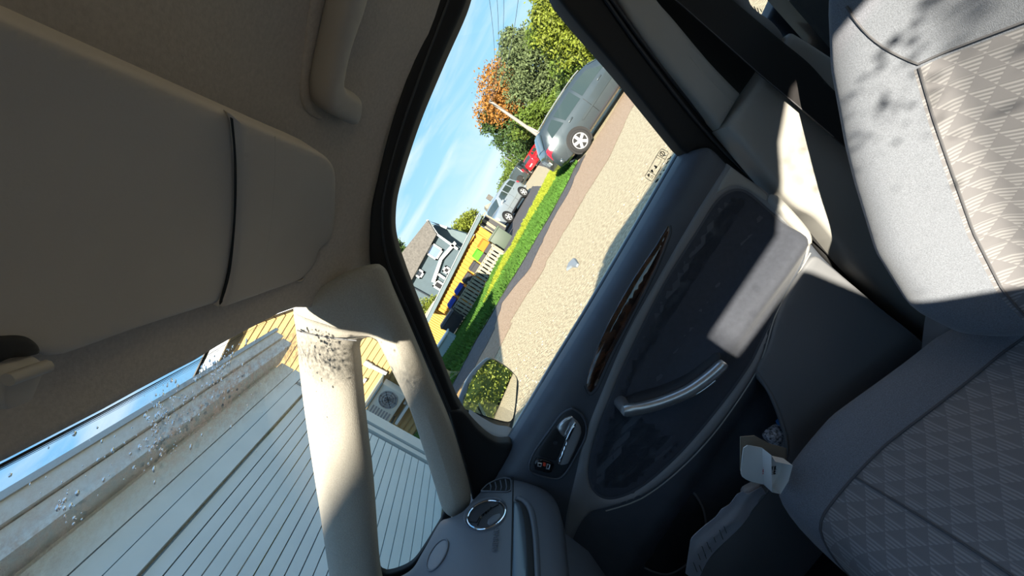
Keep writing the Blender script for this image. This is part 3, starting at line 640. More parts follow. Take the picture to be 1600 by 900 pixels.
rd = empty('door_2', (1.0, 0.8, 0.3), 0, 'dark rear door panel glimpsed behind the seat belt', 'door', kind='structure')
sheet('rear_door_skin', [(1196, 32, 1), (1216, -10, 1), (1240, -60, 1), (1700, -60, 1), (1700, 500, 1), (1480, 500, 1), (1222, 58, 1)], plane((0, 0.80, 0), (0, 1, 0)), MT['darkplastic'], rd, h=0.008, r=8, step=20, depth=0.03)
tube('rear_handle', pxline([(1222, 18), (1232, 5), (1245, -12)], plane((0, 0.785, 0), (0, 1, 0)), 0), 0.006, MT['silver'], rd, 8)
sheet('rear_window', [(1150, -60, 1), (1240, -60, 1), (1194, 34, 1), (1160, 10, 1)], plane((0, 0.80, 0), (0, 1, 0)), MT['glass'], rd, step=60, rim=False)
for a, b in (((1178, 10), (1182, 18)), ((1183, 12), (1186, 20)), ((1188, 14), (1190, 19))):
    tube('glass_ink', pxline([a, b], plane((0, 0.798, 0), (0, 1, 0)), 0), 0.0007, MT['ink'], rd, 4)
belt = empty('seat_belt', (0.5, 0.70, 0.4), 0, 'black seat belt webbing running down behind the passenger seat', 'seat belt')
sheet('webbing', [(985, -70, 1), (1055, 0), (1120, 57), (1183, 113), (1245, 165), (1302, 214), (1420, 312, 1), (1440, 262, 1), (1304, 142), (1264, 99), (1219, 62), (1145, 0), (1065, -70, 1)], plane((0, 0.708, 0.92), (0, 1, 0.03)), MT['belt'], belt, h=0.0008, r=3, step=11, depth=0.0015)
tube('selvedge', pxline([(1055, 0), (1120, 57), (1183, 113), (1245, 165), (1302, 214)], plane((0, 0.708, 0.92), (0, 1, 0.03)), 0.0012), 0.0007, MT['thread'], belt, 5)

# ---- passenger seat
seat = empty('passenger_seat', (0.15, 0.385, 0.25), 0, 'grey cloth passenger seat with patterned centre panels, half in sunlight', 'car seat')
SYC = 0.385
def sst(x): x = min(1, max(0, x)); return x*x*(3-2*x)
def loft(fn, nu, nv, sel, nameA, nameB, mA, mB, par, uvf):
    P = [[fn(i/nu, j/nv) for j in range(nv+1)] for i in range(nu+1)]
    out = []
    for nm, m_, want in ((nameA, mA, False), (nameB, mB, True)):
        bm = bmesh.new(); uvl = bm.loops.layers.uv.new('UVMap'); vmap = {}
        def gv(i, j):
            if (i, j) not in vmap: vmap[i, j] = bm.verts.new(P[i][j])
            return vmap[i, j]
        for i in range(nu):
            for j in range(nv):
                if sel((i+0.5)/nu, (j+0.5)/nv) == want:
                    f = bm.faces.new((gv(i, j), gv(i, j+1), gv(i+1, j+1), gv(i+1, j)))
                    for l, (a, b) in zip(f.loops, ((i, j), (i, j+1), (i+1, j+1), (i+1, j))): l[uvl].uv = (P[a][b].y, uvf(P[a][b]))
        bmesh.ops.recalc_face_normals(bm, faces=bm.faces)
        out.append(from_bm(nm, bm, m_, par, True))
    return out
BO = Vector((0.325, 0, 0.50)); BU = Vector((0.39, 0, 0.921)); BN = Vector((-0.921, 0, 0.39))
def back_pt(u, v):
    s = u*0.66; a = (v-0.5)*2      # s up the back, a across
    hw = np.interp(s, [0, 0.03, 0.10, 0.2, 0.38, 0.50, 0.58, 0.66], [0.175, 0.205, 0.238, 0.248, 0.240, 0.226, 0.205, 0.165])
    ang = abs(a)
    if ang < 0.62: y = ang/0.62*0.84; d = 0.0
    else: y = None
    bol = np.interp(s, [0, 0.08, 0.2, 0.32, 0.5, 0.66], [0.040, 0.078, 0.082, 0.070, 0.042, 0.012])
    if y is not None:
        d = bol*sst((y-0.40)/0.40); yy = y*hw
    else:
        t = (ang-0.62)/0.38; th = t*pi*0.5
        yy = hw*(0.84+0.16*math.sin(min(1, t*1.7)*pi/2)); d = bol-(0.14+bol)*(1-math.cos(th))
        if t > 0.85: yy -= (t-0.85)*0.15
    ends = 0.05*(1-min(1, s/0.035))**2+0.06*max(0, (s-0.58)/0.08)**2
    crown = 0.012*math.cos(min(1, ang/0.62)*pi/2)
    return Vector((0, SYC+(yy if a >= 0 else -yy), 0))+BO+BU*s+BN*(d-ends+crown*0)
selB = lambda u, v: abs(v-0.5)*2 < 0.385 and u*0.66 < 0.455
loft(back_pt, 44, 60, selB, 'backrest', 'backrest_panel', MT['seat'], MT['seatpat'], seat, lambda p: p.z*1.086)
def cush_pt(u, v):
    s = u*0.56; a = (v-0.5)*2       # s from rear to front
    hw = np.interp(s, [0, 0.08, 0.3, 0.48, 0.56], [0.225, 0.245, 0.25, 0.235, 0.21])
    ang = abs(a); bol = np.interp(s, [0, 0.1, 0.3, 0.48, 0.56], [0.02, 0.035, 0.045, 0.035, 0.01])
    zt = 0.475+0.085*sst(s/0.45)
    if ang < 0.66:
        y = ang/0.66*0.86; d = bol*sst((y-0.50)/0.34); yy = y*hw
    else:
        t = (ang-0.66)/0.34; th = t*pi/2
        yy = hw*(0.86+0.14*math.sin(min(1, t*1.7)*pi/2)); d = bol-(0.17+bol)*(1-math.cos(th))
    f = max(0, (s-0.44)/0.12); drop_ = 0.16*f**2.2
    xs = 0.37-s+0.04*f*f
    return Vector((xs, SYC+(yy if a >= 0 else -yy), zt+d-drop_))
selC = lambda u, v: abs(v-0.5)*2 < 0.47
loft(cush_pt, 40, 60, selC, 'cushion', 'cushion_panel', MT['seat'], MT['seatpat'], seat, lambda p: p.x)
tube('seam', [cush_pt(i/40, 0.5+0.47/2)+Vector((0, 0, 0.0012)) for i in range(0, 40)], 0.0018, MT['thread'], seat, 6)
tube('seam', [back_pt(i/44, 0.5+0.385/2)+BN*0.0012 for i in range(1, 31)], 0.0016, MT['thread'], seat, 6)
tube('seam', [back_pt(0.455/0.66, 0.5+0.385/2*k/12)+BN*0.0012 for k in range(-12, 13)], 0.0016, MT['thread'], seat, 6)
tube('seam', [back_pt(0.455/0.66+0.17*(k/10)**1.1, 0.6925+0.085*k/10)+BN*0.0012 for k in range(11)], 0.0014, MT['thread'], seat, 6)
tube('seam', [cush_pt(0.65+0.01*(k/14)**2, 0.5+0.47/2*k/14)+Vector((0, 0, 0.001)) for k in range(-14, 15)], 0.0016, MT['thread'], seat, 6)
rc = sheet('recliner_cover', [(1482, 478), (1497, 484), (1502, 498), (1530, 500), (1534, 520), (1528, 545), (1512, 562), (1500, 566), (1470, 580), (1472, 520)], plane((0, 0.625, 0), (0, 1, 0)), MT['pocket'], seat, h=0.012, r=8, step=7, depth=0.03)
tube('cover_edge', pxline([(1493, 483), (1502, 500), (1504, 520), (1500, 548), (1496, 562)], plane((0, 0.61, 0), (0, 1, 0)), 0.0), 0.0025, MT['lightgrey'], rc, 6)
box('seat_base', (0.12, SYC, 0.33), (0.40, 0.36, 0.14), MT['darkplastic'], seat, bev=0.02)

# ---- things in the door pocket
bx_ = empty('carton', (0.0, 0.74, 0.42), 0, 'small white open carton with red and black print in the door pocket', 'box')
S_B1 = plane((0, 0.722, 0), (0.15, 1, 0.25)); S_B2 = plane((0, 0.740, 0), (0.15, 1, 0.25))
sheet('carton_back', [(1156, 682, 1), (1178, 680, 1), (1200, 692, 1), (1228, 700, 1), (1228, 740, 1), (1156, 735, 1)], S_B2, MT['cardboard'], bx_, step=12, depth=-0.002, seg=1)
sheet('carton_flap', [(1158, 735), (1162, 700), (1168, 696), (1191, 700, 1), (1193, 757, 1), (1172, 752), (1160, 745)], S_B1, MT['paper'], bx_, step=10, depth=0.0012)
sheet('carton_front', [(1191, 700, 1), (1197, 710, 1), (1224, 716, 1), (1218, 740, 1), (1206, 760, 1), (1193, 757, 1)], S_B1, MT['paper'], bx_, step=10, depth=-0.02, seg=1)
sheet('carton_side', [(1197, 692, 1), (1224, 700, 1), (1225, 716, 1), (1193, 708, 1)], hit(lambda P: P[:, 1]-0.730), mat('grey_card', (0.40, 0.39, 0.38), 0.8), bx_, step=10, depth=0.002, seg=1)
def pxframe(hf, c, along, off=0.0025):
    """frame for lettering whose reading direction runs along a pixel direction on a surface"""
    o0 = Vector(hf([c])[0]); ux = Vector(hf([(c[0]+along[0], c[1]+along[1])])[0])-o0; up_ = Vector(hf([(c[0]+along[1], c[1]-along[0])])[0])-o0
    nn = ux.cross(up_).normalized(); tocam = Vector(CAM)-o0
    return frame4(o0+tocam.normalized()*off, ux, up_)
text_mesh('print_red', 'HEXA', 0.0085, pxframe(S_B1, (1195, 733), (1.5, -10)), MT['redink'], bx_)
text_mesh('print_black', 'super-easy', 0.0062, pxframe(S_B1, (1205, 737), (1.5, -10)), MT['ink'], bx_)
text_mesh('print_black', 'grip pen', 0.0062, pxframe(S_B1, (1210, 735), (1.5, -10)), MT['ink'], bx_)
S_PP = plane((0, 0.735, 0.4), (0.0, 1, 0.45))
pp = empty('plastic_leaflet', (-0.15, 0.74, 0.4), 0, 'crumpled whitish printed leaflet slipped into the door pocket', 'leaflet')
def crum(v2, P): return np.array([0.010*noise.noise(Vector((p[0]*22, p[1]*9, p[2]*22))) for p in P])
sheet('leaflet_sheet', [(1071, 896, 1), (1078, 850), (1081, 840), (1100, 822), (1118, 808), (1128, 795), (1140, 788), (1152, 772), (1160, 768), (1168, 772), (1190, 760, 1), (1198, 772, 1), (1160, 820), (1110, 870), (1090, 910, 1)], S_PP, MT['printpaper'], pp, step=6, depth=0.0006, bulge=crum)
for (x, y, L) in ((1086, 862, 10), (1093, 853, 16), (1100, 845, 12), (1110, 836, 8), (1120, 828, 16), (1126, 820, 12), (1080, 878, 16), (1088, 880, 10), (1096, 862, 6), (1104, 851, 8)):
    tube('printed_line', pxline([(x-L*0.18, y-L*0.45), (x, y), (x+L*0.18, y+L*0.45)], S_PP, 0.011, (0, -1, -0.3)), 0.0008, MT['ink'], pp, 4)
cw = sheet('wrapper', [(1160, 768), (1172, 758), (1188, 752), (1199, 756), (1198, 770), (1180, 790), (1166, 792)], plane((0, 0.728, 0.4), (0, 1, 0.3)), MT['clearbag'], None, step=5, h=0.010, r=8, depth=0.006, bulge=crum)
tag(cw, 'crinkled clear plastic wrapper between the carton and the leaflet', 'wrapper')
sw = sheet('sweet_bag', [(1196, 684), (1206, 672), (1222, 664), (1236, 668), (1238, 695), (1224, 700), (1208, 697)], plane((0, 0.742, 0.4), (0, 1, 0.2)), MT['spark'], None, step=5, h=0.014, r=10, depth=0.01)
tag(sw, 'dark speckled shiny bag at the rear of the door pocket', 'bag')
bw = sheet('blue_wrapper', [(1215, 660), (1220, 655), (1228, 660), (1228, 672), (1218, 668)], plane((0, 0.745, 0.4), (0, 1, 0.2)), MT['bluebit'], None, step=4, h=0.006, r=4, depth=0.006)
tag(bw, 'scrap of blue wrapper poking out above the speckled bag', 'wrapper')

# ---- outside mirror
mn = Vector((0.816, -0.577, 0.10)).normalized(); S_MIR = plane((-0.37, 0.97, 1.02), tuple(mn))
def c5(l): return [(690+x/5.63, 540+y/5.63) for x, y in l]
mr_ = empty('wing_mirror', (-0.37, 0.95, 0.95), 0, 'black passenger wing mirror reflecting a hedge and the road behind', 'wing mirror')
hs = sheet('mirror_housing', c5([(430, 85), (560, 150), (650, 230), (690, 300), (682, 450), (655, 640), (610, 785), (560, 795), (430, 770), (300, 690), (190, 600), (140, 540), (165, 430), (240, 260), (330, 150)]), S_MIR, MT['carout'], mr_, h=0.012, r=5, step=7, n=tuple(mn), depth=0.07, off=-0.014, close=True)
sheet('mirror_glass', c5([(430, 120), (540, 175), (620, 240), (658, 290), (655, 400), (640, 560), (605, 665), (480, 650), (300, 590), (185, 545), (205, 460), (260, 310), (340, 200)]), S_MIR, mirror, mr_, step=30, n=tuple(mn), depth=0.002, off=0.001)
sheet('mirror_base', [(732, 652), (752, 664), (775, 676), (798, 680), (806, 690), (797, 704), (770, 694), (745, 678)], plane((-0.40, 0.87, 0.98), (0.6, -0.8, 0.0)), MT['midgrey'], mr_, h=0.01, r=7, step=7, depth=0.04)

# ---- rest of the car: floor, firewall, driver's side with a window shaped for the sun patches, rear, outer roof
fl = mk('floor', [(-1.1, -0.75, 0.28), (2.2, -0.75, 0.28), (2.2, 0.79, 0.28), (-1.1, 0.79, 0.28)], [(0, 1, 2, 3)], MT['carpet'])
tag(fl, 'dark carpeted car floor below the seat', 'floor', kind='structure')
wl = empty('wall_left', (0.3, -0.68, 0.3), 0, 'driver side of the car, door window shaped to let in the sun patches', 'car side', kind='structure')
def xz_wall(name, outer, holes, Yf, mat_, par, depth):
    V2 = [Vector(p) for p in outer]; ed = [(i, (i+1) % len(outer)) for i in range(len(outer))]; st = len(outer)
    for h_ in holes:
        V2 += [Vector(p) for p in h_]; ed += [(st+i, st+(i+1) % len(h_)) for i in range(len(h_))]; st += len(h_)
    res = geometry.delaunay_2d_cdt(V2, ed, [], 0, 1e-5)
    vs = np.array([tuple(v) for v in res[0]]); bm = bmesh.new(); bv = [bm.verts.new((v[0], Yf(v[1]), v[1])) for v in vs]
    for f in res[2]:
        c = vs[list(f)].mean(0)[None]
        if inside(c, np.array(outer))[0] and not any(inside(c, np.array(h_))[0] for h_ in holes): bm.faces.new([bv[i] for i in f])
    r = bmesh.ops.extrude_face_region(bm, geom=list(bm.faces))
    for v in r['geom']:
        if isinstance(v, bmesh.types.BMVert): v.co.y += depth
    bmesh.ops.recalc_face_normals(bm, faces=bm.faces)
    return from_bm(name, bm, mat_, par)
sun_opening = [(-0.18, 1.305), (-0.18, 1.39), (0.05, 1.40), (0.13, 1.445), (0.19, 1.50), (0.27, 1.54), (0.34, 1.525), (0.40, 1.465), (0.45, 1.36), (0.46, 1.00), (0.16, 1.085), (0.06, 1.165), (0.03, 1.305)]  # outline fitted to the sun patches; low step keeps light off the door
LY = lambda z: -(0.74 if z < 0.97 else np.interp(z, [1.0, 1.55], [0.70, 0.64]))
xz_wall('body_side', [(-1.05, 0.25), (2.2, 0.25), (2.2, 1.20), (1.9, 1.56), (0.5, 1.575), (-0.10, 1.56), (-0.30, 1.52), (-0.42, 1.42), (-1.05, 1.02)], [sun_opening, [(0.66, 1.05), (0.66, 1.44), (1.2, 1.46), (1.5, 1.40), (1.45, 1.05)]], LY, MT['navy'], wl, -0.04)
gl_ = mk('driver_glass', [(-0.22, LY(0.98)-0.045, 0.98), (0.50, LY(0.98)-0.045, 0.98), (0.50, LY(1.52)-0.045, 1.52), (-0.22, LY(1.52)-0.045, 1.52)], [(0, 1, 2, 3)], MT['glass'], wl)
rnd = random.Random(11); pts = []
for _ in range(260):
    x = rnd.gauss(0.30, 0.08); z = 1.48-abs(rnd.gauss(0, 0.06))
    pts.append((x, LY(z)-0.046, z))
for _ in range(60):
    x = rnd.uniform(-0.15, 0.45); z = rnd.uniform(1.16, 1.45); pts.append((x, LY(z)-0.046, z))
drops('window_drops', pts, 0.0010, 0.0045, (1, 0, 0), (0, 0, 1), (0, -1, 0), wl, rnd)
wr = mk('wall_back', [(2.2, -0.75, 0.25), (2.2, 0.8, 0.25), (2.2, 0.8, 1.0), (2.2, -0.75, 1.0)], [(0, 1, 2, 3)], MT['darkplastic'])
tag(wr, 'rear wall of the car cabin below the tailgate glass', 'car wall', kind='structure')
wf = mk('wall_front', [(-1.08, -0.75, 0.25), (-1.08, 0.8, 0.25), (-1.08, 0.8, 0.99), (-1.08, -0.75, 0.99)], [(3, 2, 1, 0)], MT['darkplastic'])
tag(wf, 'firewall in front of the dashboard', 'car wall', kind='structure')
shell = empty('car_shell', (0.3, 0.05, 0.2), 0, 'graphite outer body of the car the picture was taken from', 'car', kind='structure')
V = []; F = []
for i in range(13):
    for j in range(13):
        y = -0.69+1.33*j/12; x = float(XH(min(abs(y), 0.6)))+0.02+(1.95-float(XH(min(abs(y), 0.6))))*i/12
        V.append((x, y, 1.61-(0.095 if y > 0 else 0.04)*(abs(y-0.0)/0.68)**4-0.095*max(0, (0.1-x)/0.42)**2-0.10*max(0, (x-1.2)/0.75)**2))
for i in range(12):
    for j in range(12):
        a = i*13+j; F.append((a, a+13, a+14, a+1))
mk('roof_skin', V, F, MT['carout'], shell, True)
prism('lower_side', [(-1.9, 0.84, 0.22), (2.5, 0.84, 0.22), (2.5, 0.84, 0.85), (1.6, 0.84, 0.93), (-0.6, 0.84, 0.90), (-1.1, 0.84, 0.80), (-1.9, 0.84, 0.62)], (0, 0.02, 0), MT['carout'], shell)
prism('bonnet', [(-1.05, -0.75, 0.97), (-1.9, -0.65, 0.72), (-1.95, -0.65, 0.25), (-1.05, -0.75, 0.25)], (0, 1.5, 0), MT['carout'], shell)
xz_wall('rear_side', [(0.64, 0.25), (2.2, 0.25), (2.2, 1.15), (1.9, 1.53), (0.64, 1.47)], [[(0.72, 1.03), (0.72, 1.43), (1.3, 1.44), (1.65, 1.38), (1.6, 1.05)]], lambda z: (0.83 if z < 1.0 else np.interp(z, [1.0, 1.55], [0.81, 0.65])), MT['carout'], shell, 0.03)

# ================================================================== OUTSIDE
def ss(x): x = np.clip(x, 0, 1); return x*x*(3-2*x)
def gz(X, Y): return -0.32*ss((np.asarray(Y, float)-9)/8)*ss((1.2-np.asarray(X, float))/5)
ME = dict(
  gravel=mat('pale_gravel', (0.574, 0.492, 0.336), 0.95, var=(22, 0.3), c2=(0.35, 0.285, 0.19), bump=(30, 0.9, 0.03), spec=0.2, detail=9),
  redgravel=mat('reddish_gravel', (0.430, 0.318, 0.228), 0.95, var=(18, 0.3), c2=(0.33, 0.23, 0.155), bump=(30, 0.9, 0.03), spec=0.2, detail=9),
  asphalt=mat('old_asphalt', (0.089, 0.085, 0.089), 0.9, var=(14, 0.35), bump=(60, 0.6, 0.01), spec=0.3),
  soil=mat('grass_soil', (0.075, 0.12, 0.03), 0.95, var=(3, 0.3)),
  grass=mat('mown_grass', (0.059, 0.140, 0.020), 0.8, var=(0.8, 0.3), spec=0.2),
  sungrass=mat('sun_tinted_grass', (0.223, 0.260, 0.022), 0.8, var=(2, 0.2), spec=0.2),  # sunlight on the grass is put into this yellow-lime colour
  white=mat('white_painted_wood', (0.55, 0.61, 0.63), 0.6, var=(3, 0.06), bump=(40, 0.15, 0.002)),
  whitetrim=mat('white_trim_paint', (0.527, 0.552, 0.552), 0.5),
  yellow=mat('ochre_painted_wood', (0.340, 0.221, 0.078), 0.7, var=(4, 0.08), bump=(60, 0.15, 0.002)),
  orange=mat('orange_yellow_wood', (0.480, 0.227, 0.021), 0.7, var=(4, 0.1)),
  olive=mat('olive_yellow_wood', (0.440, 0.272, 0.048), 0.7, var=(4, 0.1)),
  bluewall=mat('slate_blue_wood', (0.044, 0.074, 0.095), 0.7, var=(3, 0.08)),
  bluelight=mat('pale_blue_wood', (0.093, 0.134, 0.153), 0.7, var=(3, 0.08)),
  roofgrey=mat('grey_roof_tiles', (0.106, 0.098, 0.091), 0.85, var=(9, 0.3), bump=(12, 0.6, 0.03)),
  rooflight=mat('pale_metal_roof', (0.238, 0.266, 0.280), 0.5),
  beige=mat('weathered_beige_wood', (0.252, 0.228, 0.168), 0.8, var=(8, 0.25), stretch=(1, 1, 0.15)),
  fencewood=mat('silvered_wood', (0.298, 0.285, 0.211), 0.8, var=(9, 0.25)),
  pole=mat('weathered_pole', (0.264, 0.240, 0.216), 0.8, var=(6, 0.25), stretch=(1, 1, 0.1)),
  greymetal=mat('grey_metal', (0.35, 0.37, 0.38), 0.4, 0.6),
  leaf=mat('green_leaves', (0.085, 0.130, 0.019), 0.6, var=(1.5, 0.5), spec=0.3), leafdark=mat('dark_leaves', (0.045, 0.084, 0.021), 0.6, var=(1.2, 0.5), spec=0.3),
  leafy=mat('yellow_green_leaves', (0.140, 0.170, 0.018), 0.6, var=(1.5, 0.5), spec=0.3),
  conifer=mat('grey_green_needles', (0.099, 0.130, 0.056), 0.7, var=(1.2, 0.5), spec=0.2),
  rust=mat('rusty_leaves', (0.273, 0.124, 0.028), 0.7, var=(1.2, 0.5), spec=0.2), bark=mat('bark', (0.10, 0.075, 0.05), 0.9, var=(8, 0.3)),
  tyre=mat('tyre_rubber', (0.014, 0.014, 0.015), 0.8), alloy=mat('alloy', (0.50, 0.51, 0.52), 0.35, 0.2), cglass=mat('car_window_glass', (0.03, 0.045, 0.045), 0.06, coat=0.6),
  cargrey=mat('steel_blue_paint', (0.040, 0.056, 0.068), 0.32, 0.35, coat=0.9), carwhite=mat('silver_blue_paint', (0.294, 0.336, 0.378), 0.3, 0.3, coat=0.9),
  cardark=mat('black_green_paint', (0.03, 0.04, 0.042), 0.3, coat=0.9), carred=mat('bright_red_paint', (0.62, 0.012, 0.02), 0.3, coat=0.9),
  tail=mat('tail_light_red', (0.75, 0.015, 0.03), 0.15, coat=1.0), lampw=mat('lamp_lens', (0.75, 0.76, 0.78), 0.1, coat=1.0),
  binblack=mat('bin_black', (0.02, 0.02, 0.025), 0.5), bingreen=mat('bin_green_lid', (0.08, 0.42, 0.02), 0.8, spec=0.15), binorange=mat('bin_orange_lid', (0.85, 0.16, 0.02), 0.8, spec=0.15),
  binblue=mat('bin_blue_lid', (0.024, 0.048, 0.256), 0.8, spec=0.15), chestgreen=mat('green_grey_chest', (0.066, 0.090, 0.066), 0.6), paleblue=mat('pale_blue_panel', (0.240, 0.330, 0.348), 0.5),
  winblue=mat('sky_window_pane', (0.16, 0.22, 0.45), 0.05, coat=1.0), windark=mat('dark_window_pane', (0.03, 0.03, 0.035), 0.08, coat=1.0), wire=mat('power_line', (0.12, 0.13, 0.15), 0.6),
)
# ---- ground and its surfaces
V = []; F = []; xs = [-60, -30, -18]+list(np.arange(-12, 14, 1.0))+[18, 26, 40, 70, 130]; ys = [-60, -20, -8]+list(np.arange(-2, 32, 1.0))+[38, 50, 70, 110, 200, 300]
for x in xs:
    for y in ys: V.append((x, y, float(gz(x, y))))
ny = len(ys)
for i in range(len(xs)-1):
    for j in range(ny-1):
        a = i*ny+j; F.append((a, a+ny, a+ny+1, a+1))
g_ = mk('ground', V, F, ME['gravel'], None, True); tag(g_, 'pale gravel yard in front of the houses', 'gravel ground', kind='structure')
def patch(name, poly, off, mt, wob=0.0, step=0.5):
    loop = []; n = len(poly)
    for i in range(n):
        a, b = np.array(poly[i], float), np.array(poly[(i+1) % n], float); k = max(1, int(np.linalg.norm(b-a)/0.22)) if wob else max(1, int(np.linalg.norm(b-a)/1.0))
        for j in range(min(k, 120)):
            p = a+(b-a)*j/min(k, 120)
            if wob: p = p+wob*np.array([noise.noise(Vector((p[0]*1.3, p[1]*1.3, 1.7))), noise.noise(Vector((p[0]*1.3, p[1]*1.3, 9.2)))])+wob*0.5*np.array([noise.noise(Vector((p[0]*5, p[1]*5, 4.0))), noise.noise(Vector((p[0]*5, p[1]*5, 6.2)))])
            loop.append(p)
    loop = np.array(loop); lo, hi = loop.min(0), loop.max(0)
    g = np.array([(x, y) for x in np.arange(lo[0], hi[0], step) for y in np.arange(lo[1], hi[1], step)]).reshape(-1, 2)
    if len(g): g = g[inside(g, loop)]; g = g[seg_dist(g, loop) > step*0.3]
    V2 = np.concatenate([loop, g]) if len(g) else loop
    res = geometry.delaunay_2d_cdt([Vector(v) for v in V2], [(i, (i+1) % len(loop)) for i in range(len(loop))], [], 0, 1e-4)
    v2 = np.array([tuple(v) for v in res[0]]); tri = res[2]; cen = np.array([v2[list(f)].mean(0) for f in tri]); kp = inside(cen, loop)
    z = gz(v2[:, 0], v2[:, 1])+off
    return mk(name, np.column_stack([v2, z]), [f for f, k in zip(tri, kp) if k], mt, None, True), loop
near_g = [(-14, 6.2), (-6, 7.0), (-3.15, 7.84), (-2.19, 8.77), (-0.94, 9.22), (0.41, 9.69), (1.57, 10.21), (2.71, 11.15), (3.1, 11.6)]
near_a = [(3.3, 11.0), (2.77, 10.55), (1.89, 9.52), (0.97, 9.15), (0.01, 8.1), (-1.2, 8.5), (-1.58, 7.45), (-2.46, 6.68), (-6, 5.6), (-14, 5.0)]
a_, _ = patch('dark_strip', near_g+near_a, 0.012, ME['asphalt'], 0.22); tag(a_, 'dark strip along the near edge of the grass', 'asphalt', kind='structure')  # dark band with a wavy outline, same material as the driveway
r_, _ = patch('red_gravel', [(-14, 4.4), (-6, 5.0), (-1.57, 5.88), (-1.03, 6.55), (0, 6.73), (1.23, 7.29), (2.72, 7.71), (3.95, 8.6), (9, 9.4), (16, 10), (16, 14), (9, 12.6), (3.4, 11.0), (2.77, 10.6), (1.89, 9.9), (0.97, 9.4), (-0.94, 9.2), (-2.19, 8.6), (-3.15, 7.7), (-14, 6.0)], 0.006, ME['redgravel'], 0.3)
tag(r_, 'reddish gravel band between the pale gravel and the dark strip', 'gravel', kind='structure')
far_g = [(3.6, 14.5), (4.25, 18.4), (4.0, 19.0), (2.01, 16.45), (0.06, 14.46), (-0.35, 15.2), (-0.5, 17.0), (-6, 17.3), (-14, 17.4)]
gs, gloop = patch('lawn', near_g+far_g, 0.02, ME['soil'], 0.08); tag(gs, 'soil under the green grass strip between gravel yard and fence', 'lawn', kind='structure')
rnd = random.Random(3)
def blades(name, loop, n, hmin, hmax, mt, label, w=0.012, off=0.02, keep=None):
    lo, hi = loop.min(0), loop.max(0); c = np.array([(rnd.uniform(lo[0], hi[0]), rnd.uniform(lo[1], hi[1])) for _ in range(n*4)])
    c = c[inside(c, loop)]
    if keep is not None: c = c[keep(c)]
    c = c[:n]; zz = gz(c[:, 0], c[:, 1])+off; V = []; F = []
    for (x, y), z in zip(c, zz):
        h = rnd.uniform(hmin, hmax); a = rnd.uniform(0, pi); l = rnd.uniform(0, 6.28); d = h*0.45; i = len(V); ww = w*(1+rnd.random())*(1+0.03*y)
        V += [(x-ww*math.cos(a), y-ww*math.sin(a), z), (x+ww*math.cos(a), y+ww*math.sin(a), z), (x+d*math.cos(l), y+d*math.sin(l), z+h)]; F.append((i, i+1, i+2))
    o = mk(name, V, F, mt); return tag(o, label, 'grass', kind='stuff')
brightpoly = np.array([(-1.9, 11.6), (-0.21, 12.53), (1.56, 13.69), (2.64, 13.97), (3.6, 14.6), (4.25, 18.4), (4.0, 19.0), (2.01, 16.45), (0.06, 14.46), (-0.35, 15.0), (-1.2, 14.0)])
vis_ = lambda c: (c[:, 0] > -7)
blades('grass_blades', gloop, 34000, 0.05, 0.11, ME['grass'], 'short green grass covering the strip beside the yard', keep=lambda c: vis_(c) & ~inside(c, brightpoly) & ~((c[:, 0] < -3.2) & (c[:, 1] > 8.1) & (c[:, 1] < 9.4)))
blades('sunlit_grass', brightpoly, 9000, 0.06, 0.13, ME['sungrass'], 'longer grass along the far edge of the lawn, sunlight painted in as yellow-green')
p_, _ = patch('driveway', [(3.23, 19.0), (4.18, 26.6), (1.0, 28), (-3, 26), (-3, 19.5), (-0.4, 17.2), (-0.2, 15.6), (0.06, 14.6), (2.01, 16.6)], 0.008, ME['asphalt'], 0.05); tag(p_, 'dark asphalt driveway under the silver suv', 'driveway', kind='structure')
for k, (c0, c1, w_) in enumerate((((4.4, 19.5), (12.5, 60), 0.10), ((5.8, 20), (15, 60), 0.06))):
    d = (Vector(c1)-Vector(c0)).normalized(); q_ = Vector((-d.y, d.x))*w_
    t_, _ = patch('road_line', [tuple(Vector(c0)+q_), tuple(Vector(c0)-q_), tuple(Vector(c1)-q_*3), tuple(Vector(c1)+q_*3)], 0.008, ME['asphalt']); tag(t_, ('dark tar line along the road nearest the driveway', 'thin dark tar line on the far side of the road')[k], 'road line', kind='structure')
bm = bmesh.new()
for _ in range(420):
    x, y = rnd.uniform(-2.5, 2.5), rnd.gauss(3.3, 0.9)
    r = rnd.uniform(0.004, 0.010); bmesh.ops.create_icosphere(bm, subdivisions=1, radius=r, matrix=Matrix.Translation((x, y, r*0.4)) @ Matrix.Diagonal((1, 1.2, 0.7, 1)))
tag(from_bm('pebbles', bm, mat('white_pebbles', (0.62, 0.60, 0.55), 0.8), None), 'loose pale pebbles scattered on the gravel beside the car', 'pebbles', kind='stuff')
fp = atZ(898, 413); bm = bmesh.new()
vv = [bm.verts.new(fp+Vector((x, y, 0.006))) for x, y in ((-0.13, 0.12), (-0.02, 0.20), (0.08, 0.12), (0.06, 0.0), (0.02, -0.22), (-0.03, -0.24), (-0.05, -0.02))]
f_ = bm.faces.new(vv); r = bmesh.ops.extrude_face_region(bm, geom=[f_])
for v in r['geom']:
    if isinstance(v, bmesh.types.BMVert): v.co.z += 0.03; v.co.x = fp.x+(v.co.x-fp.x)*0.8
bmesh.ops.recalc_face_normals(bm, faces=bm.faces)
tag(from_bm('flat_stone', bm, mat('blue_grey_stone', (0.22, 0.25, 0.28), 0.8), None), 'small blue-grey flat stone lying alone on the pale gravel', 'stone')

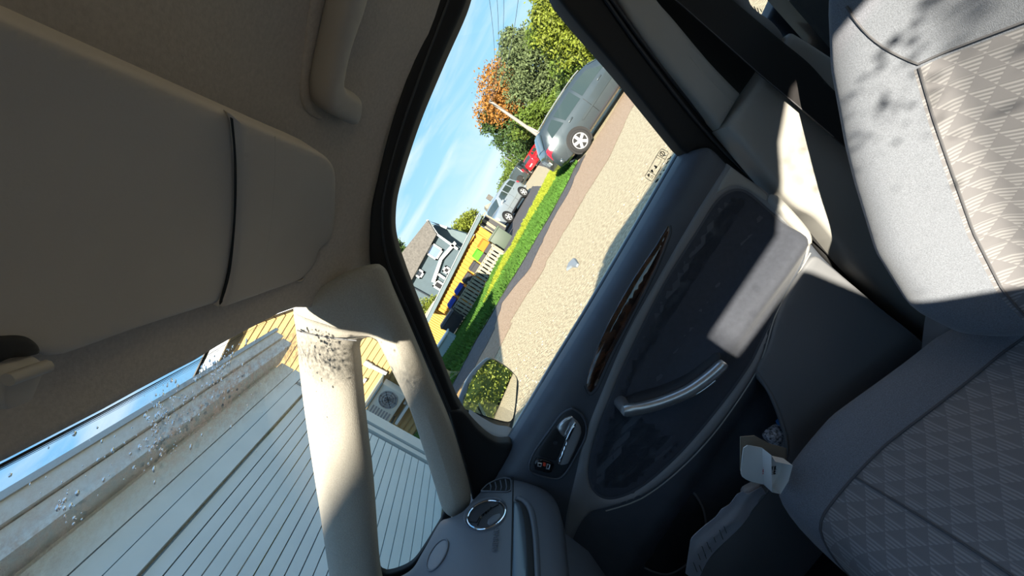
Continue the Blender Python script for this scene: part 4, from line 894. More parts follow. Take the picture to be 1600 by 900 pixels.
# ---- garage in front of the car
GX = -2.7
def sg(y, z): return z+0.055*(y-3.4)
def gbox(name, y0, y1, z0, z1, x0, x1, mt, par):
    V = [(x, y, sg(y, z)) for x in (x0, x1) for y in (y0, y1) for z in (z0, z1)]
    return mk(name, V, [(0, 1, 3, 2), (4, 6, 7, 5), (0, 4, 5, 1), (2, 3, 7, 6), (0, 2, 6, 4), (1, 5, 7, 3)], mt, par)
ga = empty('garage', (GX-2, 2.0, 0), 0, 'white garage with a ribbed door in front of the windshield', 'garage')
gbox('garage_body', -3.2, 4.70, -0.3, 2.45, GX-5.0, GX-0.06, ME['white'], ga)
dr = gbox('door_leaf', -1.2, 4.37, 0.0, 1.90, GX-0.06, GX-0.035, ME['windark'], ga)
me_b = None
for k in range(21):
    z0 = 0.015+k*0.0895
    b = gbox('board', -1.2, 4.36, z0, z0+0.081, GX-0.04, GX-0.005, ME['white'], dr) if me_b is None else None
    if b is None:
        b = bpy.data.objects.new('board', me_b); COL.objects.link(b); b.parent = dr; b.matrix_parent_inverse = inv_b.copy(); b.location = (0, 0, k*0.0895)
    else: me_b = b.data; inv_b = b.matrix_parent_inverse
gbox('door_header', -1.3, 4.42, 1.91, 2.04, GX-0.04, GX+0.03, ME['white'], ga)
gbox('header_board', -3.2, 4.74, 2.05, 2.17, GX-0.04, GX+0.01, ME['white'], ga); gbox('header_board', -3.2, 4.74, 2.18, 2.34, GX-0.04, GX+0.005, ME['white'], ga)
for y0, y1, x1 in ((4.40, 4.47, GX+0.015), (4.48, 4.52, GX-0.01), (4.53, 4.72, GX+0.02)):
    gbox('door_jamb', y0, y1, 0.0, 2.04, GX-0.05, x1, ME['whitetrim'], ga)
gbox('soffit', -3.3, 4.85, 2.38, 2.42, GX-0.1, GX+0.22, ME['white'], ga)
gbox('fascia', -3.3, 4.90, 2.40, 2.51, GX+0.16, GX+0.20, ME['whitetrim'], ga); gbox('fascia', -3.3, 4.90, 2.52, 2.635, GX+0.17, GX+0.23, ME['whitetrim'], ga)
gbox('roof', -3.4, 4.95, 2.62, 2.66, GX-5.2, GX+0.25, ME['greymetal'], ga)

# ---- unseen house on the driver's side, added and skewed to shade the dashboard
nb = empty('shading_house', (-6, -8, 0), 0, 'plain pale unseen house on the driver side, added to shade the dashboard', 'house', kind='structure')
prism('house_wall', [(-12, -6, 0), (-1.12, -6, 0), (-1.12, -6, 3.92), (-12, -6, 3.92)], (-1.5, -6, 0), ME['white'], nb)
prism('house_roof', [(-12.2, -5.9, 3.92), (-1.1, -5.9, 3.92), (-1.1, -5.9, 4.02), (-12.2, -5.9, 4.02)], (-1.55, -6.2, 0), ME['roofgrey'], nb)

# ---- yellow boarded house with the heat pump
HY = 8.5; b1, b2 = atY(371, 522, HY), atY(337, 593, HY); slp = (b1.z-b2.z)/(b1.x-b2.x)
h1 = empty('yellow_house', (-5.5, HY+2, 0), 0, 'ochre boarded house with white barge board and heat pump beyond the garage', 'house')
XR = -3.33; RX = -4.55
def rz(x): return min(b1.z+slp*(x-b1.x), b1.z+slp*(RX-b1.x)-0.75*(x-RX))
prism('house_body', [(-9, HY+0.02, -0.2), (XR, HY+0.02, -0.2), (XR, HY+0.02, rz(XR)), (RX, HY+0.02, rz(RX)), (max(-9, b1.x-(b1.z-1.2)/slp), HY+0.02, 1.2), (-9, HY+0.02, 1.2)], (0, 0.7, 0), ME['yellow'], h1)
k = 0; z = 0.05
while z < rz(RX)-0.15:
    z1 = z+0.128; xl = max(-9, b1.x-(b1.z-z1)/slp) if z1 > 1.2 else -9
    xr_ = min(XR, RX+(rz(RX)-z1)/0.75)
    V = [(xl, HY-0.004, z), (xr_, HY-0.004, z), (xr_, HY+0.02, z), (xl, HY+0.02, z), (xl, HY+0.012, z1+0.012), (xr_, HY+0.012, z1+0.012), (xr_, HY+0.03, z1+0.012), (xl, HY+0.03, z1+0.012)]
    V = [(x, y-0.018*(i < 2), zz) for i, (x, y, zz) in enumerate(V)]
    mk('plank', V, [(0, 1, 5, 4), (0, 3, 2, 1), (1, 2, 6, 5), (0, 4, 7, 3), (4, 5, 6, 7)], ME['yellow'], h1); z = z1
xa, xb = b2.x-1.2, XR+0.3
for u0, u1 in ((xa, RX), (RX, xb)):
    prism('barge_board', [(u0, HY-0.30, rz(u0)-0.02), (u1, HY-0.30, rz(u1)-0.02), (u1, HY-0.30, rz(u1)+0.28), (u0, HY-0.30, rz(u0)+0.28)], (0, 0.05, 0), ME['whitetrim'], h1)
    prism('roof_slab', [(u0, HY-0.3, rz(u0)+0.22), (u1, HY-0.3, rz(u1)+0.22), (u1, HY-0.3, rz(u1)+0.30), (u0, HY-0.3, rz(u0)+0.30)], (0, 1.3, 0), ME['roofgrey'], h1)
pa, pb = atY(573, 568, HY-0.06), atY(604, 584, HY-0.06)
tube('downpipe', [pa, pb], 0.045, ME['whitetrim'], h1, 10); tube('pipe_collar', [pa+Vector((0, 0, 0.05)), pa+Vector((0, 0, -0.12))], 0.065, ME['whitetrim'], h1, 10)
lt = atY(570, 594, HY-0.05); box('wall_vent', tuple(lt), (0.10, 0.06, 0.06), ME['whitetrim'], h1)
ac = atY(603, 629, HY-0.25)
hp = empty('heat_pump', (ac.x, ac.y, ac.z-0.35), 0, 'grey heat pump with round fan mounted on the yellow wall', 'heat pump')
box('casing', tuple(ac), (0.82, 0.30, 0.56), mat('pump_casing', (0.55, 0.56, 0.52), 0.5), hp, bev=0.015)
fc = ac+Vector((0.16, -0.16, 0.0)); ringp = [fc+Vector((0.20*math.cos(t), 0, 0.20*math.sin(t))) for t in np.linspace(0, 2*pi, 25)]
bm = bmesh.new(); vv = [bm.verts.new(p+Vector((0, 0.008, 0))) for p in ringp[:-1]]; bm.faces.new(vv); fan = from_bm('fan_grille', bm, MT['midgrey'], hp)
for s in (1.0, 0.72, 0.45): tube('grille_ring', [fc+(p-fc)*s for p in ringp], 0.009, ME['greymetal'], fan, 5)
for k in range(8): tube('fan_blade', [fc, fc+Vector((0.19*math.cos(k*pi/4), 0, 0.19*math.sin(k*pi/4)))], 0.012, MT['darkplastic'], fan, 4, flat=0.3)
for k in range(7): box('louvre', (ac.x-0.24, ac.y-0.155, ac.z-0.20+k*0.065), (0.28, 0.02, 0.035), MT['midgrey'], hp)
prism('rain_cover', [(ac.x-0.45, ac.y-0.22, ac.z+0.29), (ac.x+0.45, ac.y-0.22, ac.z+0.29), (ac.x+0.45, ac.y+0.16, ac.z+0.36), (ac.x-0.45, ac.y+0.16, ac.z+0.36)], (0, 0, 0.03), ME['paleblue'], hp)
for s in (-0.3, 0.3): box('bracket', (ac.x+s, ac.y, ac.z-0.34), (0.05, 0.42, 0.05), ME['greymetal'], hp)
box('drip_tray', (ac.x, ac.y, ac.z-0.43), (0.5, 0.28, 0.06), ME['whitetrim'], hp)

# ---- low yellow shed, fence and bins
sh = empty('yellow_shed', (-2.5, 19.5, -0.3), 0, 'low orange-yellow shed with vertical battens behind the fence', 'shed')
SY = 19.0
el, er = atY(681, 482, SY), atY(745, 350, SY); xl, xr = el.x, er.x
eave = lambda x: el.z+(er.z-el.z)*(x-xl)/(xr-xl)
prism('shed_wall', [(xl, SY, -0.8), (xr, SY, -0.8), (xr, SY, er.z), (xl, SY, el.z)], (0, 4, 0), ME['orange'], sh)
nb_ = 24
for k in range(nb_):
    x = xl+(k+0.5)*(xr-xl)/nb_; zt = eave(x)
    V = [(x-0.05, SY-0.05, -0.8), (x+0.05, SY-0.05, -0.8), (x+0.05, SY+0.01, -0.8), (x-0.05, SY+0.01, -0.8), (x-0.05, SY-0.05, zt), (x+0.05, SY-0.05, zt), (x+0.05, SY+0.01, zt), (x-0.05, SY+0.01, zt)]
    mk('batten', V, [(0, 1, 5, 4), (1, 2, 6, 5), (0, 4, 7, 3), (4, 5, 6, 7)], ME['orange'], sh)
prism('roof_edge', [(xl-0.7, SY-0.35, el.z-0.08), (xr+0.4, SY-0.35, er.z-0.02), (xr+0.4, SY-0.35, er.z+0.16), (xl-0.7, SY-0.35, el.z+0.10)], (0, 0.06, 0), ME['bluelight'], sh)
prism('shed_roof', [(xl-0.7, SY-0.35, el.z+0.08), (xr+0.4, SY-0.35, er.z+0.14), (xr+0.4, SY-0.35, er.z+0.20), (xl-0.7, SY-0.35, el.z+0.14)], (0, 4.6, 0), ME['rooflight'], sh)
tube('lamp_arm', [atY(729, 382, SY-0.2), atY(741, 366, SY-0.2)], 0.05, ME['whitetrim'], sh, 6)
box('door_canopy', tuple(atY(735, 375, SY-0.1)), (0.5, 0.3, 0.12), ME['orange'], sh)
an = empty('shed_annex', (-6, 21, -0.3), 0, 'darker ochre shed annex with fine vertical boards left of the fence', 'shed')
q0, q1 = atY(655, 520, 20.5), atY(683, 482, 20.5); zt_ = max(q0.z, q1.z)+0.15
ax0, ax1 = -8.2, xl-0.02
prism('annex_wall', [(ax0, 20.5, -0.9), (ax1, 20.5, -0.9), (ax1, 20.5, zt_), (ax0, 20.5, zt_)], (0, 3, 0), ME['olive'], an)
me_k = None
for k in range(30):
    x = ax0+(k+0.5)*(ax1-ax0)/30
    if me_k is None:
        o = box('board', (0, 20.48, (zt_-0.9)/2), (0.085, 0.05, zt_+0.9), ME['olive'], an); me_k = o.data; inv = o.matrix_parent_inverse.copy(); o.location.x = x
    else:
        o = bpy.data.objects.new('board', me_k); COL.objects.link(o); o.parent = an; o.matrix_parent_inverse = inv; o.location.x = x
box('fascia', ((ax0+ax1)/2, 20.3, zt_+0.05), (ax1-ax0, 0.08, 0.16), ME['beige'], an)
pbx = atY(701, 541, 15.5)
bo = empty('storage_box', (pbx.x, 15.5, -0.3), 0, 'pale blue boxy cabinet at the left end of the lawn', 'cabinet'); box('cabinet_body', (pbx.x, 15.6, pbx.z-0.1), (0.9, 0.6, 0.85), ME['paleblue'], bo, bev=0.02); box('cabinet_lid', (pbx.x, 15.6, pbx.z+0.36), (1.0, 0.7, 0.07), ME['white'], bo, bev=0.01)
FY = 17.0
fe = empty('picket_fence', (-2.2, FY, -0.3), 0, 'silvery wooden picket fence between lawn and yellow shed', 'fence')
fl0, fr0 = atY(697, 500, FY), atY(771, 384, FY)
ftop = lambda x: fl0.z+(fr0.z-fl0.z)*(x-fl0.x)/(fr0.x-fl0.x)
n_p = 23; me_p = None
for k in range(n_p):
    x = fl0.x+(k+0.5)*(fr0.x-fl0.x)/n_p; b_ = 0.09
    zt = ftop(x)
    if me_p is None:
        bm = bmesh.new(); box_bm(bm, (0, 0, -0.5), (0.105, 0.03, 1.0)); me_p = bpy.data.meshes.new('picket'); bm.to_mesh(me_p); bm.free(); me_p.materials.append(ME['fencewood'])
    o = bpy.data.objects.new('picket', me_p); COL.objects.link(o); o.parent = fe; o.matrix_parent_inverse = base_inv(fe); o.location = (x, FY-0.03, zt+rnd.uniform(-0.01, 0.01))
for dz in (-0.06, -0.42):
    prism('rail', [(fl0.x, FY, fl0.z+dz-0.04), (fr0.x, FY, fr0.z+dz-0.04), (fr0.x, FY, fr0.z+dz+0.04), (fl0.x, FY, fl0.z+dz+0.04)], (0, 0.05, 0), ME['beige'], fe)
prism('cap_rail', [(fl0.x, FY-0.06, fl0.z), (fr0.x, FY-0.06, fr0.z), (fr0.x, FY-0.06, fr0.z+0.04), (fl0.x, FY-0.06, fl0.z+0.04)], (0, 0.12, 0), ME['beige'], fe)
for x in (fl0.x, (fl0.x+fr0.x)/2, fr0.x): box('post', (x, FY+0.06, ftop(x)-0.45), (0.10, 0.10, 1.1), ME['beige'], fe)
def bin_(px, Y, s, lidm, label, lidh=0.10):
    p = atY(px[0], px[1], Y); e_ = empty('wheelie_bin', (p.x, Y, p.z-s[2]), 0, label, 'bin', 'bins behind the picket fence')
    w, d, h_ = s; V = []
    for z_, k_ in ((0, 0.85), (h_*0.9, 1.0)):
        V += [(-w/2*k_, -d/2*k_, z_), (w/2*k_, -d/2*k_, z_), (w/2*k_, d/2*k_, z_), (-w/2*k_, d/2*k_, z_)]
    mk('bin_body', V, [(0, 3, 2, 1), (0, 1, 5, 4), (1, 2, 6, 5), (2, 3, 7, 6), (3, 0, 4, 7), (4, 5, 6, 7)], ME['binblack'], e_, world=False)
    V = [(-w*0.54, -d*0.56, h_*0.9), (w*0.54, -d*0.56, h_*0.9), (w*0.54, d*0.54, h_*0.9), (-w*0.54, d*0.54, h_*0.9), (-w*0.46, -d*0.44, h_*0.9+lidh), (w*0.46, -d*0.44, h_*0.9+lidh), (w*0.5, d*0.5, h_*0.9+lidh*1.3), (-w*0.5, d*0.5, h_*0.9+lidh*1.3)]
    mk('bin_lid', V, [(0, 3, 2, 1), (0, 1, 5, 4), (1, 2, 6, 5), (2, 3, 7, 6), (3, 0, 4, 7), (4, 5, 6, 7)], lidm, e_, world=False)
    for sx in (-1, 1):
        tube('bin_wheel', [(sx*w*0.46, d*0.45, 0.1), (sx*w*0.40, d*0.45, 0.1)], 0.1, ME['binblack'], e_, 12, world=False)
bin_((757, 384), 17.8, (0.48, 0.5, 1.0), ME['binorange'], 'black wheelie bin with an orange lid', 0.28)
bin_((748, 399), 17.8, (0.45, 0.5, 0.95), ME['bingreen'], 'black wheelie bin with a bright green lid', 0.26)
bin_((737, 414), 17.6, (0.46, 0.5, 0.9), ME['binblack'], 'all-black bin next to the green-lidded one')
bin_((727, 432), 17.6, (0.50, 0.5, 0.9), ME['binblack'], 'all-black bin midway along the picket fence')
bin_((717, 451), 17.6, (0.50, 0.5, 0.9), ME['binblue'], 'black bin with a blue lid right of the other blue-lidded bin', 0.16)
bin_((706, 472), 17.6, (0.50, 0.5, 0.9), ME['binblue'], 'black bin with a blue lid nearest the left fence end', 0.16)
bin_((698, 497), 16.6, (0.9, 0.5, 0.6), ME['binblack'], 'low black crate-like bin in shade at the left fence end')
gc = atY(779, 370, 17.4)
ch = empty('garden_chest', (gc.x, 17.6, -0.2), 0, 'grey-green garden chest at the right end of the picket fence', 'chest'); box('chest_body', (gc.x, 17.7, gc.z-0.15), (0.75, 0.5, 0.75), ME['chestgreen'], ch, bev=0.03); box('chest_lid', (gc.x, 17.7, gc.z+0.26), (0.82, 0.56, 0.08), ME['chestgreen'], ch, bev=0.02)
bf = empty('board_fence', (0.3, 19.6, 0), 0, 'beige upright board screen between the shed and the silver suv', 'fence')
def c11(l): return [(720+u/11.25, 330+v/11.25) for u, v in l]
for l, m_ in (([(365, 170), (400, 128), (775, 385), (742, 425)], 'beige'), ([(270, 310), (322, 250), (600, 395), (545, 472)], 'beige'), ([(235, 352), (268, 312), (545, 475), (515, 515)], 'beige'), ([(440, 75), (452, 58), (800, 260), (785, 290)], 'beige'), ([(330, 240), (345, 205), (610, 385), (600, 400)], 'beige'), ([(420, 10), (440, 30), (270, 310), (250, 290)], 'beige')):
    slab('fence_board', c11(l), 19.4, 0.06, ME[m_], bf)
slab('dark_panel', c11([(345, 240), (440, 60), (800, 270), (740, 425), (600, 400)]), 19.5, 0.05, ME['binblack'], bf)
slab('corner_board', c11([(200, 385), (230, 350), (760, 690), (742, 715)]), SY-0.12, 0.10, ME['orange'], sh)
# ---- slate blue house
BY = 30.0
bh = empty('blue_house', (-4, BY+3, 0), 0, 'slate blue house with grey roof and white window frames', 'house')
def P3(l, Y=BY): return [atY(x, y, Y) for x, y in l]
prism('main_wall', P3([(600, 470), (640, 440), (681, 367), (745, 400), (700, 520), (640, 540)]), (0, 5, 0), ME['bluewall'], bh)
prism('main_roof', P3([(596, 452), (627, 396), (668, 344), (682, 366), (641, 441), (612, 490)], BY-0.5), (0, 1.0, 0), ME['roofgrey'], bh)
prism('wing_wall', P3([(681, 367), (672, 350), (698, 356), (728, 365), (745, 385), (716, 395)], BY+1.5), (0, 4, 0), ME['bluelight'], bh)
prism('wing_roof_edge', P3([(668, 344), (672, 346), (699, 354), (697, 358)], BY+0.8), (0, 0.5, 0), ME['rooflight'], bh)
for l in ([(666, 344), (669, 343), (684, 365), (680, 368)], [(680, 366), (682, 364), (716, 388), (714, 391)], [(674, 440), (679, 442), (691, 406), (713, 381), (710, 377), (687, 403)], [(609, 492), (612, 490), (643, 441), (640, 440)], [(684, 430), (686, 427), (696, 434), (694, 437)]):
    prism('white_trim', P3(l, BY-0.35), (0, 0.25, 0), ME['whitetrim'], bh)
def win(cx, cy, w, h_, pane):
    c = atY(cx, cy, BY-0.1); f = empty('window', (c.x, c.y, c.z)); f.parent = bh; f.matrix_parent_inverse = base_inv(bh)
    box('pane', (c.x, c.y, c.z), (w, 0.08, h_), pane, f)
    for s in (-1, 1):
        box('frame_bar', (c.x+s*w/2, c.y-0.03, c.z), (0.13, 0.14, h_+0.13), ME['whitetrim'], f); box('frame_bar', (c.x, c.y-0.03, c.z+s*h_/2), (w+0.13, 0.14, 0.13), ME['whitetrim'], f)
win(679, 393, 0.85, 0.85, ME['winblue']); win(655, 427, 0.5, 0.5, ME['windark']); win(698, 422, 0.4, 0.4, ME['windark']); win(686, 446, 0.5, 0.7, ME['windark'])
tube('gutter', P3([(640, 446), (676, 466)], BY-0.2), 0.05, ME['windark'], bh, 6)
fh = empty('far_house', (9, 60, 0), 0, 'far pale house with long tan roof beyond the silver suv', 'house')
prism('far_wall', P3([(770, 330), (792, 302), (802, 310), (790, 340)], 48), (0, 6, 0), ME['bluelight'], fh); prism('far_roof', P3([(757, 322), (772, 314), (795, 282), (799, 286), (788, 312), (768, 334)], 47.5), (0, 7, 0), ME['beige'], fh)
box('chimney', tuple(atY(765, 309, 50)), (0.6, 0.6, 0.7), ME['roofgrey'], fh)

# ---- cars
def wheel(par, x, y, r, side):
    w = empty('wheel', (x, y, r)); w.parent = par
    V = []; F = []; k = 28; prof = [(0.62, -0.02), (0.70, 0.012), (0.93, 0.016), (1.0, -0.02), (1.0, -0.19), (0.62, -0.19)]
    for pr_, d in prof:
        for j in range(k): V.append((math.cos(2*pi*j/k)*r*pr_, side*d, math.sin(2*pi*j/k)*r*pr_))
    for i in range(len(prof)):
        i2 = (i+1) % len(prof)
        for j in range(k): F.append((i*k+j, i*k+(j+1) % k, i2*k+(j+1) % k, i2*k+j))
    mk('tyre', V, F, ME['tyre'], w, True, world=False)
    V = [(math.cos(2*pi*j/k)*r*0.63, side*-0.06, math.sin(2*pi*j/k)*r*0.63) for j in range(k)]; mk('rim_disc', V, [tuple(range(k))], MT['darkplastic'], w, world=False)
    bm = bmesh.new(); tube_bm(bm, [(math.cos(a)*r*0.64, side*-0.005, math.sin(a)*r*0.64) for a in np.linspace(0, 2*pi, 25)], 0.016, 5, False); from_bm('rim', bm, ME['alloy'], w, True, False)
    for s in range(5):
        a = 2*pi*s/5+0.3; bm = bmesh.new(); ca, sa = math.cos(a), math.sin(a)
        q_ = [(0.08, -0.11, 0.006), (0.62, -0.13, -0.004), (0.62, 0.13, -0.004), (0.08, 0.11, 0.006)]
        vs = [bm.verts.new(((ra*ca-ta*sa)*r, side*(0.0+dd), (ra*sa+ta*ca)*r)) for ra, ta, dd in q_]; f = bm.faces.new(vs)
        rr = bmesh.ops.extrude_face_region(bm, geom=[f])
        for v in rr['geom']:
            if isinstance(v, bmesh.types.BMVert): v.co.y -= side*0.04
        from_bm('spoke', bm, ME['alloy'], w, False, False)
    tube('hub', [(0, side*-0.03, 0), (0, side*0.012, 0)], r*0.16, ME['alloy'], w, 12, world=False)
def car(name, label, loc, rz_, L, Wd, H, paint, top, belt, rear_x, front_x, wins, wr=0.33, wscale=0.80, extras=None, sides=(-1, 1)):
    c = empty(name, loc, rz_, label, 'car')
    tx = np.array([t[0] for t in top]); tz = np.array([t[1] for t in top])*H
    def topz(x): return np.interp(x, tx, tz)
    def hw(x): return Wd/2*np.interp(x, [0, 0.03, 0.12, 0.5, 0.85, 0.96, 1], [0.80, 0.90, 0.98, 1, 0.98, 0.88, 0.72])
    def sec(x):
        w = hw(x); tp = topz(x); bt = min(belt(x)*H, tp-0.05); zb = np.interp(x, [0, 0.04, 0.14, 0.86, 0.97, 1], [0.34, 0.26, 0.20, 0.20, 0.24, 0.32])
        g = np.clip((tp-bt)/(0.33*H), 0, 1); wr_ = w*(0.90*(1-g)+wscale*g)
        return [(w*0.80, zb), (w*0.96, zb+0.07), (w, zb+0.25), (w*0.995, bt-0.14), (w*0.965, bt-0.01), (wr_*1.01, tp-0.07*g-0.02), (wr_*0.90, tp-0.012), (0.0, tp+0.012)]
    def S(x, t, s=1, off=0.0):
        p = sec(x); i = min(int(t), 6); f = t-i; y = p[i][0]+(p[i+1][0]-p[i][0])*f; z_ = p[i][1]+(p[i+1][1]-p[i][1])*f
        dy, dz = p[i+1][0]-p[i][0], p[i+1][1]-p[i][1]; l = math.hypot(dy, dz) or 1
        return Vector((x*L, s*(y+off*dz/l), z_-off*dy/l))
    st = sorted(set(list(np.linspace(0, 1, 41))+list(tx))); V = []; F = []
    ts = [0, 1, 2, 2.5, 3, 4, 4.5, 5, 5.5, 6, 6.5, 7]
    row = [(t, 1) for t in ts]+[(t, -1) for t in ts[::-1][1:]]; n = len(row)
    for x in st:
        for t, s in row: V.append(S(x, t, s))
    for i in range(len(st)-1):
        for j in range(n-1): F.append((i*n+j, i*n+j+1, (i+1)*n+j+1, (i+1)*n+j))
        F.append((i*n+n-1, i*n, (i+1)*n, (i+1)*n+n-1))
    F += [tuple(range(n))[::-1], tuple(range((len(st)-1)*n, len(st)*n))]
    bm = bmesh.new(); bv = [bm.verts.new(v) for v in V]
    for f in F: bm.faces.new([bv[i] for i in f])
    bmesh.ops.recalc_face_normals(bm, faces=bm.faces); auto(from_bm('body', bm, paint, c, True, False), 40)
    def pat(nm, quad, s, mt, off=0.006, k=6, par=c):
        V = []; F = []
        for i in range(k+1):
            for j in range(4):
                u, v = i/k, j/3; (x0, t0), (x1, t1), (x2, t2), (x3, t3) = quad
                xx = (x0*(1-u)+x1*u)*(1-v)+(x3*(1-u)+x2*u)*v; tt = (t0*(1-u)+t1*u)*(1-v)+(t3*(1-u)+t2*u)*v
                V.append(S(xx, tt, s, off))
        for i in range(k):
            for j in range(3): a = i*4+j; F.append((a, a+4, a+5, a+1))
        return mk(nm, V, F, mt, par, True, world=False)
    for s in sides:
        for qd in wins:
            w_ = pat('side_window', qd, s, ME['cglass'])
        for xx in (rear_x, front_x):
            y_ = hw(xx)*s; zc = wr
            k = 24; Vv = [(xx*L+math.cos(2*pi*j/k)*wr*1.16, y_+s*0.006, zc+0.02+math.sin(2*pi*j/k)*wr*1.16) for j in range(k) if math.sin(2*pi*j/k) > -0.75]
            mk('wheel_arch', Vv, [tuple(range(len(Vv)))], MT['black'], c, world=False)
            wheel(c, xx*L, y_+s*0.012, wr, s)
        pat('tail_light', [(0.002, 2.85), (0.072, 3.1), (0.078, 4.05), (0.010, 4.2)], s, ME['tail'], 0.012)
        pat('headlight', [(0.93, 2.6), (0.985, 2.5), (0.985, 3.1), (0.93, 3.4)], s, ME['lampw'], 0.01)
        pat('sill_trim', [(rear_x+wr/L*1.3, 0.9), (front_x-wr/L*1.3, 0.9), (front_x-wr/L*1.3, 1.35), (rear_x+wr/L*1.3, 1.35)], s, MT['darkplastic'], 0.008)
        pat('door_moulding', [(rear_x+wr/L*1.5, 2.35), (front_x-wr/L*1.5, 2.35), (front_x-wr/L*1.5, 2.5), (rear_x+wr/L*1.5, 2.5)], s, paint, 0.022)
        for xs_ in ((wins[0][0][0]+wins[0][1][0])/2+0.03, (wins[1][0][0]+wins[1][1][0])/2-0.06):
            p = S(xs_, 3.55, s, 0.02); box('door_handle', tuple(p), (0.17, 0.03, 0.035), paint, c, world=False, bev=0.008)
        for xs_ in (wins[0][0][0]-0.012, wins[0][1][0]+0.012):
            tube('door_gap', [S(xs_, t, s, 0.003) for t in (1.4, 2, 2.6, 3.2, 3.9)], 0.006, MT['black'], c, 4, world=False)
        p = S(wins[0][1][0]+0.01, 4.15, s, 0.10); box('door_mirror', tuple(p), (0.13, 0.20, 0.13), paint, c, world=False, bev=0.03)
    # rear and front glass across the roof line
    def across(nm, x0, x1, mt, off=0.012):
        V = []; F = []
        for i in range(7):
            x = x0+(x1-x0)*i/6
            for j in range(9):
                s = -1+2*j/8; p = S(x, 7-abs(s)*(1.0+0.45), 1 if s >= 0 else -1, 0.0); V.append(p+Vector(((-1 if x < 0.5 else 1)*off, 0, off)))
        for i in range(6):
            for j in range(8): a = i*9+j; F.append((a, a+1, a+10, a+9))
        mk(nm, V, F, mt, c, True, world=False)
    rearg = [t for t in top if t[0] < 0.3]; fr_ = [t for t in top if t[0] > 0.5]
    across('rear_glass', top[1][0]+0.012, top[2][0]-0.01, ME['cglass'])
    ws_ = [i for i in range(len(top)-1) if top[i][0] > 0.5 and top[i][1]-top[i+1][1] > 0.18]
    if ws_: across('windscreen', top[ws_[0]][0]+0.008, top[ws_[0]+1][0]-0.008, ME['cglass'])
    for s in (-1, 1): box('bumper_corner', (0.03*L, s*Wd*0.34, 0.42), (0.12, Wd*0.28, 0.14), paint, c, world=False, bev=0.04)
    box('number_plate', (-0.012, 0, 0.62), (0.02, 0.5, 0.11), ME['whitetrim'], c, world=False)
    if extras: extras(c, S, L, Wd, H)
    return c
hatch_top = [(0.0, 0.56), (0.015, 0.66), (0.10, 0.965), (0.20, 0.995), (0.38, 1.0), (0.52, 0.985), (0.60, 0.93), (0.765, 0.66), (0.93, 0.56), (1.0, 0.44)]
def rails(c, S, L, Wd, H):
    for s in (-1, 1): tube('roof_rail', [S(x, 6.0, s, 0.035) for x in np.linspace(0.16, 0.55, 9)], 0.016, ME['greymetal'], c, 6, world=False)
hw_wins = [[(0.425, 4.1), (0.66, 4.1), (0.575, 4.88), (0.425, 4.9)], [(0.245, 4.12), (0.405, 4.1), (0.405, 4.9), (0.225, 4.88)], [(0.105, 4.2), (0.225, 4.13), (0.205, 4.88), (0.135, 4.8)]]
car('estate_car', 'steel blue-grey hatchback parked nearest on the gravel beside the lawn', (2.72, 12.07, 0), math.radians(-2.0), 4.3, 1.74, 1.46, ME['cargrey'], hatch_top, lambda x: 0.645-0.03*x, 0.195, 0.80, hw_wins, 0.325, extras=rails)
suv_top = [(0.0, 0.56), (0.012, 0.62), (0.075, 0.965), (0.18, 1.0), (0.40, 1.0), (0.55, 0.98), (0.60, 0.94), (0.72, 0.68), (0.94, 0.60), (1.0, 0.46)]
suv_w = [[(0.42, 4.1), (0.62, 4.1), (0.56, 4.88), (0.42, 4.9)], [(0.26, 4.1), (0.40, 4.1), (0.40, 4.9), (0.26, 4.9)], [(0.09, 4.15), (0.24, 4.1), (0.24, 4.9), (0.11, 4.85)]]
hd = math.atan2(-1.95, -2.09); d_ = Vector((math.cos(hd), math.sin(hd), 0)); sd = Vector((-d_.y, d_.x, 0))
o0 = Vector((3.33, 25.06, 0))-d_*0.82-sd*0.88
car('suv', 'silver-blue suv parked on the asphalt driveway beside the board fence', tuple(o0), hd, 4.25, 1.80, 1.66, ME['carwhite'], suv_top, lambda x: 0.64, 0.193, 0.81, suv_w, 0.35, wscale=0.84, extras=rails)
def jeep(c, S, L, Wd, H):
    for s in (-1, 0, 1): box('roof_rack_bar', (L*0.33, s*0.5, H+0.06), (L*0.50, 0.06, 0.05), ME['greymetal'], c, world=False)
    tube('spare_wheel', [(-0.02, 0, 0.85), (-0.22, 0, 0.85)], 0.33, ME['tyre'], c, 20, world=False)
    rails(c, S, L, Wd, H)
jeep_top = [(0.0, 0.58), (0.008, 0.62), (0.03, 0.975), (0.12, 1.0), (0.40, 1.0), (0.55, 0.99), (0.60, 0.95), (0.68, 0.66), (0.96, 0.60), (1.0, 0.46)]
car('off_roader', 'black boxy off-roader with roof rack parked along the far road', (6.3, 40.5, -0.05), math.radians(62), 4.2, 1.80, 1.85, ME['cardark'], jeep_top, lambda x: 0.62, 0.20, 0.80, suv_w, 0.37, wscale=0.90, extras=jeep)
car('red_hatchback', 'bright red hatchback parked far along the road', (7.9, 40.0, 0), math.radians(38), 3.9, 1.68, 1.50, ME['carred'], hatch_top, lambda x: 0.645, 0.195, 0.80, hw_wins, 0.31)

